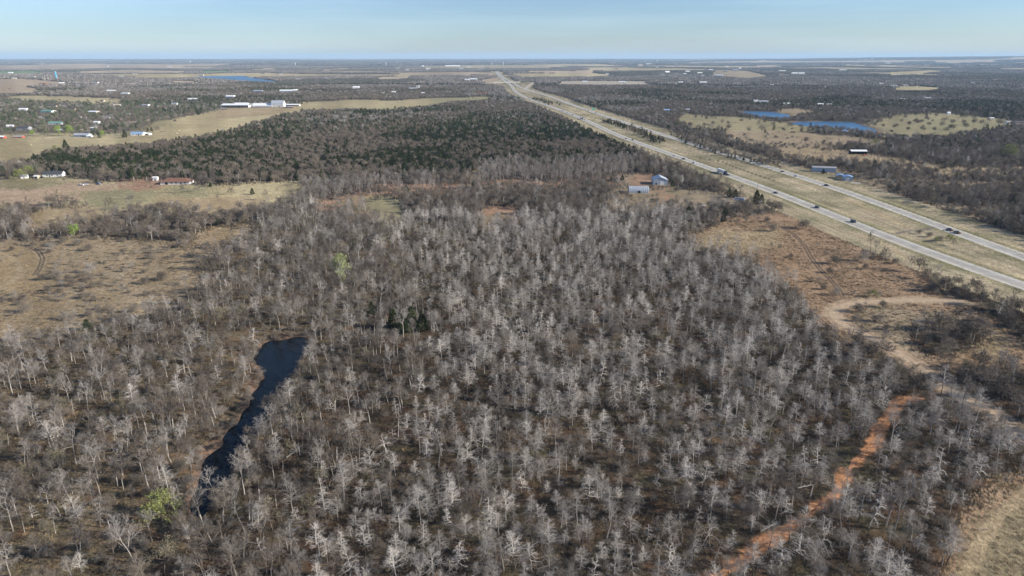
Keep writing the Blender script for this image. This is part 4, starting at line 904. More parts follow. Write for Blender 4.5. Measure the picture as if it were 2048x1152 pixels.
def region(px_, py): return next(t for a, b_, c_, t in REG if px_ < a and b_ <= py < c_)
WC = [(WHITE, 'white'), (TAN, 'tan'), (TAN, 'tan'), (BRICK, 'brick')]; RC = [(WROOF, 'white'), (GYROOF, 'grey'), (GYROOF, 'grey'), (DKROOF, 'dark'), (GALV, 'silvery')]
for x_, y_ in spk:
    iw, ir, ww_ = rng.integers(4), rng.integers(5), rng.uniform(5, 11)
    far_b(x_, y_, ww_, rng.uniform(2.4, 3.8), WC[iw][0], RC[ir][0], '%s %s house with %s roof %s' % ('small' if ww_ < 7 else 'long' if ww_ > 9 else 'mid-sized', WC[iw][1], RC[ir][1], region(x_, y_)), 'house', 'distant_house', rng.uniform(-20, 20), group='houses dotted over the far plain', win=False)

# water towers, mast, turbines
x, y = pos(113, 157.5); s = scale_at(113, 157.5); e = thing('blue_standpipe', x, y, 0, 'tall bright blue standpipe rising from the woods at far left', 'water tower'); MB().cyl((0, 0), 1.35*s, -1, 13.5*s, 20).obj('tank', CYAN, e); MB().cyl((0, 0), 1.35*s, 13.5*s, 14.2*s, 20, .2*s).obj('cap', WHITE, e)
for px_, py, hp, lb in ((381, 127.5, 6, 'white water tower on the horizon above the long lake'), (591, 131, 6, 'slim white water tower right of the long lake'), (772, 131, 6, 'thin white tower among the central horizon fields'), (1006.8, 130.5, 6, 'white water tower straight beyond the highway'), (1314, 126.5, 6.5, 'white water tower over the town across the highway'), (983, 130, 4, 'squat white tower left of the highway tower')):
    x, y = pos(px_, py); s = scale_at(px_, py); e = thing('water_tower', x, y, 0, lb, 'water tower', 'white water towers on the plain'); MB().cyl((0, 0), .45*s, -1, hp*s*.6, 12, .3*s).obj('column', WHITE, e)
    MB().cyl((0, 0), .3*s, hp*s*.6, hp*s*.75, 14, .95*s).cyl((0, 0), .95*s, hp*s*.75, hp*s*.92, 14).cyl((0, 0), .95*s, hp*s*.92, hp*s, 14, .15*s).obj('tank', WHITE, e)
x, y = pos(845, 133.5); s = scale_at(845, 133.5); e = thing('storage_tank', x, y, 0, 'broad round white tank on the central plain', 'tank'); MB().cyl((0, 0), 3*s, -1, 1.6*s, 20).obj('tank', WHITE, e); MB().cyl((0, 0), 3.05*s, 1.6*s, 2.6*s, 20, .4*s).obj('dome', WHITE, e)
x, y = pos(1941, 121); s = scale_at(1941, 121); e = thing('radio_mast', x, y, 0, 'thin lattice radio mast standing above the right horizon', 'mast')
for a in range(3): MB().cyl((cos(a*2.09)*1.2, sin(a*2.09)*1.2), .8, 0, min(190, 15*s), 6, .8).obj('leg', GYROOF, e)
for i, (px_, ht) in enumerate(((29, 9), (62, 10), (74, 11), (89.5, 11), (104, 4), (135, 10), (160, 10.5), (211, 8), (216, 9), (234.5, 7), (243, 9), (330, 6), (420, 5), (505, 5), (640, 5))):
    dx, fw, dz = rays(px_, 118.); Yt = 27500.; Xt = float(dx/fw)*Yt; z = hz(Xt, Yt); hub = 120+(ht-6)*12; e = thing('wind_turbine', Xt, Yt, 0, 'white three-bladed wind turbine on the left horizon, number %s from the left edge' % ['one','two','three','four','five','six','seven','eight','nine','ten','eleven','twelve','thirteen','fourteen','fifteen'][i], 'turbine', 'wind turbines along the horizon')
    MB().cyl((0, 0), 4, 0, hub, 8, 2.5).obj('tower', WHITE, e); MB().box(-3, 3, -7, 5, hub-3, hub+3).obj('nacelle', WHITE, e); a0 = rng.uniform(0, 2)
    for k in range(3):
        a = a0+k*2.094; c_, s_ = cos(a), sin(a); w_ = 3.2; MB().poly([(c_*4-s_*w_, -8, hub+s_*4+c_*w_), (c_*4+s_*w_, -8, hub+s_*4-c_*w_), (c_*55+s_*.8, -9, hub+s_*55-c_*.8), (c_*55-s_*.8, -9, hub+s_*55+c_*.8), (c_*4, -10, hub+s_*4), (c_*55, -9.6, hub+s_*55)], [(0,1,2,3),(0,3,5,4),(1,4,5,2),(0,4,1),(3,2,5)]).obj('blade', WHITE, e)
# ------------------------------------------------------------------ vehicles
def paint(n, c): return mat('car_paint_'+n, c, .3, spec=.6)
TYRE = mat('tyre_rubber', (.02,.02,.02), .8); LAMP = mat('headlamp_glass', (.7,.7,.7), .2); TAILL = mat('tail_lamp_glass', (.4,.02,.02), .3)
PROF = {'sedan': (4.8, 1.85, [(-2.4,.35),(-2.4,.85),(-1.75,.98),(-1.1,1.42),(.35,1.45),(1.1,1.0),(2.2,.85),(2.4,.6),(2.4,.35)], 2, 5),
 'suv': (4.9, 1.95, [(-2.45,.4),(-2.45,1.1),(-2.3,1.15),(-2.1,1.75),(.4,1.78),(1.1,1.15),(2.25,1.02),(2.45,.75),(2.45,.4)], 2, 5),
 'van': (5.3, 2.0, [(-2.65,.35),(-2.65,1.1),(-2.6,1.15),(-2.45,1.85),(1.0,1.88),(1.8,1.2),(2.5,1.05),(2.65,.8),(2.65,.35)], 2, 5),
 'pickup': (5.8, 2.0, [(-2.9,.45),(-2.9,1.1),(-.75,1.12),(-.6,1.78),(.75,1.82),(1.4,1.2),(2.7,1.1),(2.9,.8),(2.9,.45)], 2, 5)}
def car(kind, px_, py, pm, label, cat, ln=None, sgn=1, rz=None, bed=False, snap=None):
    Lc, Wc, pr, i0, i1 = PROF[kind]; x, y = pos(px_, py)
    if ln is not None:
        d = np.hypot(*(ln-np.array([x, y])).T); k = int(d.argmin()); k = min(max(k, 1), len(ln)-2); t = ln[k+1]-ln[k-1]; rz = math.atan2(t[1], t[0])+(0 if sgn > 0 else pi)
        nrm = np.array([t[1], -t[0]])/np.hypot(*t); off = float((np.array([x, y])-ln[k])@nrm); ta = t/np.hypot(*t); al = float((np.array([x, y])-ln[k])@ta)
        off = max(-2.4, min(2.4, off)) if abs(off) > .5 else 1.9; off = 1.9 if off > 0 else -1.9; q = ln[k]+nrm*off+ta*al; x, y = float(q[0]), float(q[1])
    z = hz(x, y)+(.17+max(0, math.hypot(x, y)-900)*.0002 if ln is not None else 0)
    e = thing('parked_'+kind if ln is None else kind, x, y, rz, label, cat, 'vehicles on the highway' if ln is not None else None, z=z, clear=4 if ln is None else 0)
    n = len(pr); b = MB(); w = Wc/2
    for s_ in (-1, 1):
        for j, (a, c_) in enumerate(pr): b.v.append((a, s_*w*(.80 if i0 < j < i1 else 1.0), c_))
    b.f = [tuple(range(n)), tuple(range(2*n-1, n-1, -1))]+[(j, (j+1) % n, n+(j+1) % n, n+j) for j in range(n)]; b.obj('body', pm, e)
    # glass set just outside the cabin
    A, B, Cc, D = pr[i0], pr[i0+1], pr[i1-1], pr[i1]; lerp = lambda p_, q_, t: (p_[0]+(q_[0]-p_[0])*t, p_[1]+(q_[1]-p_[1])*t)
    for s_ in (-1, 1):
        q = [lerp(A, B, .15), lerp(A, B, .85), lerp(Cc, D, .15), lerp(Cc, D, .85)]; ww = [w*.97, w*.84, w*.84, w*.97]
        p0 = [(a+(.12 if k < 2 else -.12), s_*(wv+.015), c_) for k, ((a, c_), wv) in enumerate(zip(q, ww))]; p1 = [(a, y_-s_*.05, c_) for a, y_, c_ in p0]
        MB().poly(p0+p1, [(0,1,2,3),(4,7,6,5),(0,4,5,1),(1,5,6,2),(2,6,7,3),(3,7,4,0)]).obj('side_window', GLASS, e)
    for (U, V_, nx, nm) in ((D, Cc, 1, 'windscreen'), (A, B, -1, 'rear_window')):
        a = lerp(U, V_, .1); c_ = lerp(U, V_, .9); t = .03*nx; MB().poly([(a[0]+t, -w*.88, a[1]+.02), (a[0]+t, w*.88, a[1]+.02), (c_[0]+t, w*.74, c_[1]+.02), (c_[0]+t, -w*.74, c_[1]+.02), (a[0]-t, -w*.88, a[1]), (a[0]-t, w*.88, a[1]), (c_[0]-t, w*.74, c_[1]), (c_[0]-t, -w*.74, c_[1])], [(0,1,2,3),(4,7,6,5),(0,4,5,1),(1,5,6,2),(2,6,7,3),(3,7,4,0)]).obj(nm, GLASS, e)
    for xx in (-Lc*.31, Lc*.32):
        for yy in (-w+.06, w-.06): MB().cyl((xx, .36), .36, yy-.13, yy+.13, 12, axis='y').obj('wheel', TYRE, e)
    for yy in (-w*.7, w*.7): MB().box(Lc/2-.02, Lc/2+.03, yy-.2, yy+.2, .6, .75).obj('headlight', LAMP, e); MB().box(-Lc/2-.03, -Lc/2+.02, yy-.2, yy+.2, .75, .95).obj('tail_light', TAILL, e)
    if kind == 'pickup': MB().box(-2.8, -.85, -w*.82, w*.82, 1.125, 1.14).obj('cargo_bed', DARKIN, e)
    return e
BLK = paint('black', (.012,.013,.016)); NAV = paint('navy', (.015,.022,.045)); SIL = paint('silver', (.45,.46,.48)); WHT = paint('white', (.78,.78,.76)); CHA = paint('charcoal', (.05,.05,.055)); BRN = paint('brown', (.09,.05,.03)); RDD = paint('red', (.3,.03,.02)); BLU = paint('blue', (.15,.25,.4))
def semi(px_, py, cabm, boxm, label, ln, sgn, Lt=15.5):
    x, y = pos(px_, py); d = np.hypot(*(ln-np.array([x, y])).T); k = int(d.argmin()); t = ln[k+1]-ln[k-1]; rz = math.atan2(t[1], t[0])+(0 if sgn > 0 else pi); nrm = np.array([t[1], -t[0]])/np.hypot(*t); o_ = 1.9 if float((np.array([x, y])-ln[k])@nrm) > 0 else -1.9
    q = ln[k]+nrm*o_; x, y = float(q[0]), float(q[1]); e = thing('semi_truck', x, y, rz, label, 'truck', 'vehicles on the highway', z=hz(x, y)+.17+max(0, math.hypot(x, y)-900)*.0002)
    MB().box(-Lt+2, 2.2, -1.28, 1.28, 1.25, 4.05).obj('trailer', boxm, e)
    MB().poly([(3.0,-1.2,.6),(7.6,-1.1,.6),(7.6,-1.1,1.7),(6.2,-1.15,1.9),(5.7,-1.15,3.0),(4.9,-1.15,3.9),(3.0,-1.2,3.9),(3.0,1.2,.6),(7.6,1.1,.6),(7.6,1.1,1.7),(6.2,1.15,1.9),(5.7,1.15,3.0),(4.9,1.15,3.9),(3.0,1.2,3.9)],
        [(0,1,2,3,4,5,6),(13,12,11,10,9,8,7)]+[(j, (j+1) % 7, 7+(j+1) % 7, 7+j) for j in range(7)]).obj('cab', cabm, e)
    MB().poly([(6.24,-1.0,1.98),(6.24,1.0,1.98),(5.76,1.0,2.95),(5.76,-1.0,2.95),(6.1,-1.0,1.9),(6.1,1.0,1.9),(5.62,1.0,2.9),(5.62,-1.0,2.9)], [(0,1,2,3),(4,7,6,5),(0,4,5,1),(1,5,6,2),(2,6,7,3),(3,7,4,0)]).obj('windscreen', GLASS, e)
    MB().box(-Lt+2.2, 7.0, -.5, .5, .75, 1.1).obj('chassis', TYRE, e)
    for xx in (-Lt+3.4, -Lt+4.7, 2.2, 3.5, 6.7):
        for yy in (-1.05, 1.05): MB().cyl((xx, .52), .52, yy-.22, yy+.22, 12, axis='y').obj('wheel', TYRE, e)
    for s_ in (-1, 1): MB().cyl((2.75, s_*1.0), .1, 1.2, 4.2, 8).obj('exhaust_stack', CHROME, e)
    return e
semi(1438, 350, NAV, WHT, 'white box semi truck with dark cab, the largest on the nearer carriageway', NEAR, -1); car('suv', 1457, 351, BLK, 'black car just ahead of the white semi truck', 'car', NEAR, -1)
car('van', 1702, 445, NAV, 'dark blue minivan, the closest to the lens on the nearer carriageway', 'van', NEAR, -1); car('suv', 1639, 416, CHA, 'charcoal sport utility car second from the dark blue minivan', 'car', NEAR, -1)
car('sedan', 1546, 387, BLK, 'black sedan on the nearer carriageway beside the two tall cedars', 'car', NEAR, -1); car('sedan', 1348, 312.5, SIL, 'silver sedan leading the group behind the semi truck', 'car', NEAR, -1); car('suv', 1368, 319, BLK, 'black car between the silver sedan and the white box van', 'car', NEAR, -1)
car('van', 1387, 327, WHT, 'white tall van on the nearer carriageway behind the semi truck', 'van', NEAR, -1); semi(1159, 238, NAV, WHT, 'distant semi truck with blue cab trailing its long shadow', NEAR, -1, 14)
car('sedan', 1167.7, 239.5, BLK, 'dark car just ahead of the distant blue-cab semi truck', 'car', NEAR, -1)
for i, (a, b_, k, m_, c_) in enumerate(((1123, 222, 'sedan', BLK, 'black'), (1126.5, 223, 'suv', CHA, 'charcoal'), (1133, 226, 'sedan', NAV, 'navy'), (1140.6, 228.5, 'suv', SIL, 'silver'), (1145.8, 230.5, 'pickup', BLK, 'black'))):
    car(k, a, b_, m_, '%s %s, %s in the line of five cars behind the distant semi truck' % (c_, {'sedan': 'sedan', 'suv': 'tall car', 'pickup': 'pickup'}[k], ['last', 'fourth', 'third', 'second', 'first'][i]), 'car', NEAR, -1)
car('sedan', 1254, 278, BLK, 'dark sedan on the nearer carriageway beside the cedar belt, farther of two', 'car', NEAR, -1); car('suv', 1263, 281, CHA, 'charcoal car on the nearer carriageway beside the cedar belt, closer of two', 'car', NEAR, -1); car('sedan', 1091, 210, BLK, 'tiny dark car emerging from behind the cedar wood', 'car', NEAR, -1)
car('pickup', 1898, 461.5, CHA, 'dark grey pickup on the farther carriageway towing behind the brown one', 'pickup', FAR, 1); car('pickup', 1913, 467, BRN, 'brown pickup alongside the dark grey pickup on the farther carriageway', 'pickup', FAR, 1)
car('pickup', 1638, 372.5, BLK, 'black pickup on the farther carriageway below the blue-roofed sheds', 'pickup', FAR, 1); car('sedan', 1580, 353, WHT, 'white sedan on the farther carriageway', 'car', FAR, 1); car('sedan', 1561, 344, CHA, 'charcoal sedan ahead of the white sedan on the farther carriageway', 'car', FAR, 1)
car('sedan', 1377, 283.5, BLK, 'black sedan alone on the farther carriageway by the bare trees', 'car', FAR, 1); car('sedan', 1298, 261, SIL, 'silver sedan on the farther carriageway, closer of two past the cedar belt', 'car', FAR, 1); car('suv', 1281, 256.5, CHA, 'charcoal car on the farther carriageway, farther of two past the cedar belt', 'car', FAR, 1)
car('suv', 1187, 226.5, BLK, 'black car beside the green road sign', 'car', FAR, 1); car('sedan', 1169, 219.5, CHA, 'dark car second beyond the green road sign', 'car', FAR, 1); car('sedan', 1174, 221.5, BLK, 'dark car first beyond the green road sign', 'car', FAR, 1)
car('pickup', 162, 371, WHT, 'white parked pickup in the open pasture left of the brown-roofed house', 'pickup', rz=R(170)); car('pickup', 170, 370.5, SIL, 'silver parked pickup next to the white pickup on the pasture', 'pickup', rz=R(20)); car('suv', 197, 369, BLU, 'pale blue parked car under a bush on the pasture', 'car', rz=R(160))
car('suv', 56, 355, BLK, 'black car parked behind the small white shed', 'car', rz=R(10)); car('pickup', 63, 355, CHA, 'dark pickup parked between the two small sheds', 'pickup', rz=R(170)); car('sedan', 84, 356, BLK, 'black sedan parked at the left end of the white house', 'car', rz=R(80))
car('pickup', 1728, 311, RDD, 'red-brown pickup parked right of the open hay shed', 'pickup', rz=R(20))
# road sign, poles, fences, bridge
x, y = pos(1187, 221); e = thing('highway_sign', x, y, R(8), 'big green road sign on two posts beside the farther carriageway', 'sign', clear=5); MB().box(-3.2, 3.2, -.1, .1, 2.2, 6.2).obj('panel', wm('sign_green', (.03,.36,.22)), e)
for xx in (-3.14, 3.14): MB().box(xx-.05, xx+.05, -.13, -.104, 2.25, 6.15).obj('border', WHITE, e)
for xx in (-2, 2): MB().box(xx-.12, xx+.12, .11, .3, -.5, 5.9).obj('post', GALV, e)
WOODP = wm('weathered_pole_wood', (.25,.19,.14))
for px_, py, hh, lb in ((1286, 359, 11, 'tall wooden utility pole left of the gabled metal shed'), (1514, 381, 8, 'thin pole at the edge of the nearer carriageway'), (1327, 378, 8, 'wooden pole in front of the gabled metal shed'), (16, 353, 12, 'wooden utility pole at the far left below the village field'), (163, 264, 12, 'white-topped pole in the pasture right of the village'), (183, 235, 14, 'utility pole among the village trees'), (30, 248, 12, 'utility pole over the dark-roofed village house'), (325, 372, 7, 'short pole beside the brown-roofed house drive'), (1604, 300, 9, 'pole on the brown pasture across the highway')):
    x, y = pos(px_, py); e = thing('utility_pole', x, y, R(30), lb, 'pole', 'utility poles'); MB().cyl((0, 0), .17, -.8, hh, 7, .11).obj('pole', WOODP, e); MB().box(-1.1, 1.1, -.06, .06, hh-.9, hh-.75).obj('crossarm', WOODP, e)
def fence(px, label, step, pm, hgt=1.25, rails=3, r=.06):
    ln = resamp(P(*px), step); x, y = ln[0]; e = thing('wire_fence' if rails == 3 else 'rail_fence', float(x), float(y), 0, label, 'fence', z=0); e.location = (0, 0, 0)
    pmh = MB().cyl((0, 0), r, -.3, hgt, 5); me = mesh('post', pmh.v, pmh.f, pm)
    for q in ln: link('post', me, e, (float(q[0]), float(q[1]), hz(*q)))
    for k in range(rails):
        zz = hgt*(.35+.3*k); t = TB(); t.tube(np.c_[ln, h(ln[:, 0], ln[:, 1])+zz], np.full(len(ln), .012 if rails == 3 else .05), 3); link('wire' if rails == 3 else 'rail', t.me('wire', pm), e)
fence([(1690,442),(1760,488),(1840,545),(1905,596),(1960,640),(2060,700)], 'wire fence on wooden posts between the rusty grass and the highway verge', 5., WOODP)
fence([(1780,380),(1850,420),(1960,470),(2060,520)], 'wire fence along the far verge below the right woods', 6., WOODP)
fence([(176,271),(200,270),(240,269)], 'white rail fence between the grey-blue and the blue-roofed ranch houses', 5., WHITE, 1.4, 2, .12)
fence([(92,277),(120,274.5),(142,275)], 'white rail fence left of the grey-blue ranch house', 5., WHITE, 1.4, 2, .12)
a = at([984, 1040], [168.2, 167.2]); mid = a.mean(0); dv = a[1]-a[0]; Lb = float(np.hypot(*dv)); e = thing('highway_bridge', float(mid[0]), float(mid[1]), math.atan2(dv[1], dv[0]), 'distant concrete bridge carrying a side road over the highway', 'bridge')
CONC = wm('bridge_concrete', (.42,.40,.36)); MB().box(-Lb/2, Lb/2, -6, 6, 6.2, 7.6).obj('deck', CONC, e)
for yy in (-5.8, 5.8): MB().box(-Lb/2, Lb/2, yy-.2, yy+.2, 7.61, 8.6).obj('parapet', CONC, e)
for k in range(7): xx = -Lb/2+Lb*(k+.5)/7; MB().box(xx-1, xx+1, -4, 4, -1, 6.19).obj('pier', CONC, e)
# fallen logs and snags
def log(px_, py, L, r, rz, label):
    x, y = pos(px_, py); e = thing('fallen_log', x, y, R(rz), label, 'log'); g = np.random.default_rng(int(px_)); t = TB(); q = walk(g, np.array([-L/2, 0, r*1.1+.15]), np.array([1., 0, .05]), L, 7, .06, 0); t.tube(q, np.linspace(r, r*.4, 8), 7); link('trunk', t.me('trunk', M_BLE), e)
    t = TB()
    for k in range(7): b_ = q[2+k % 5]; d = unit(g.normal(0, 1, 3)+np.array([.6, 0, .5])); t.tube(walk(g, b_, d, L*.25, 3, .2, 0), [r*.4, r*.3, r*.2, .02], 4)
    link('branch', t.me('branch', M_BLE), e)
log(1545, 1052, 7, .30, 22, 'thick white fallen log lying beside the red clay track'); log(1538, 1058, 6, .2, 26, 'thinner white log just below the thick fallen log'); log(1640, 970, 7, .14, 8, 'long thin pale log left of the red clay track'); log(1610, 975, 5, .14, 14, 'short pale log in the dead wood above the red track')
log(592, 905, 8, .22, 60, 'white broken limb leaning over the east pond bank'); log(660, 608, 6, .16, 15, 'white fallen limb by the creek woods'); log(560, 662, 8, .12, 5, 'grey driftwood log at the head of the pond'); log(1965, 1060, 3, .12, 5, 'small white branch on the slope by the tan field corner')
for px_, py in ((354, 267), (358, 262), (245, 268), (62, 291), (462, 241)):
    x, y = pos(px_, py); e = thing('hay_bale', x, y, rng.uniform(0, 3), 'pale round hay bale on the big pasture', 'hay bale', 'round bales on the pasture'); MB().cyl((0, .85), .9, -.75, .75, 14, axis='y').obj('bale', wm('baled_hay', (.5,.43,.28)), e)
for px_, py in ((322, 264), (326, 264.5), (330, 264), (505, 228), (526, 230), (299, 253), (391, 275), (1445, 236), (500, 223), (260, 238), (73, 360), (127, 360)):
    x, y = pos(px_, py); e = thing('grazing_cow', x, y, rng.uniform(0, 6), 'black cow grazing on the open pasture', 'cow', 'cattle on the pastures'); t = TB()
    t.tube([[-1.0, 0, 1.1], [-.8, 0, 1.12], [0, 0, 1.05], [.7, 0, 1.15], [1.0, 0, 1.15], [1.35, 0, .8], [1.6, 0, .45], [1.8, 0, .3]], [.2, .38, .45, .4, .28, .2, .16, .09], 8)
    for xx in (-.75, .7):
        for yy in (-.2, .2): t.tube([[xx, yy, .9], [xx-.05, yy, .45], [xx, yy, 0]], [.14, .08, .07], 5)
    link('body', t.me('body', BLK), e)

# ------------------------------------------------------------------ single trees one can point to
M_LIM = mat('lime_leaves', (.23,.25,.08), .8, var=.08)
for i in range(2):
    tr, cr, lf = gen_leafy(880+i, 6.5, 3.8, [10, 6, 5], .16, .26, 9, .18, .45, .05); reg('lime', [('trunk', tr.me('trunk', M_TRD)), ('branch', cr.me('branches', M_TWB)), ('crown', lf.me('leaves', M_LIM))])
def gen_pine(seed):
    g = np.random.default_rng(seed); tr = TB(); cr = TB(); tr.tube(walk(g, np.array([0, 0, -.3]), np.array([0, 0, 1.]), 15, 5, .02, 0), np.linspace(.28, .08, 6), 7)
    for i in range(34):
        z = 6+9*i/34; a = i*2.4; L = 3.3*(1-(i/36))**.6*g.uniform(.6, 1.1); c = [cos(a)*L*.7, sin(a)*L*.7, z+.3]; cr.tris(fuzz(g, c, (L*.4, L*.4, .5), 34, .7, .3, .2))
    return tr, cr
for i in range(3): tr, cr = gen_pine(640+i); reg('pine', [('trunk', tr.me('trunk', M_TRG)), ('crown', cr.me('needles', M_CED))])
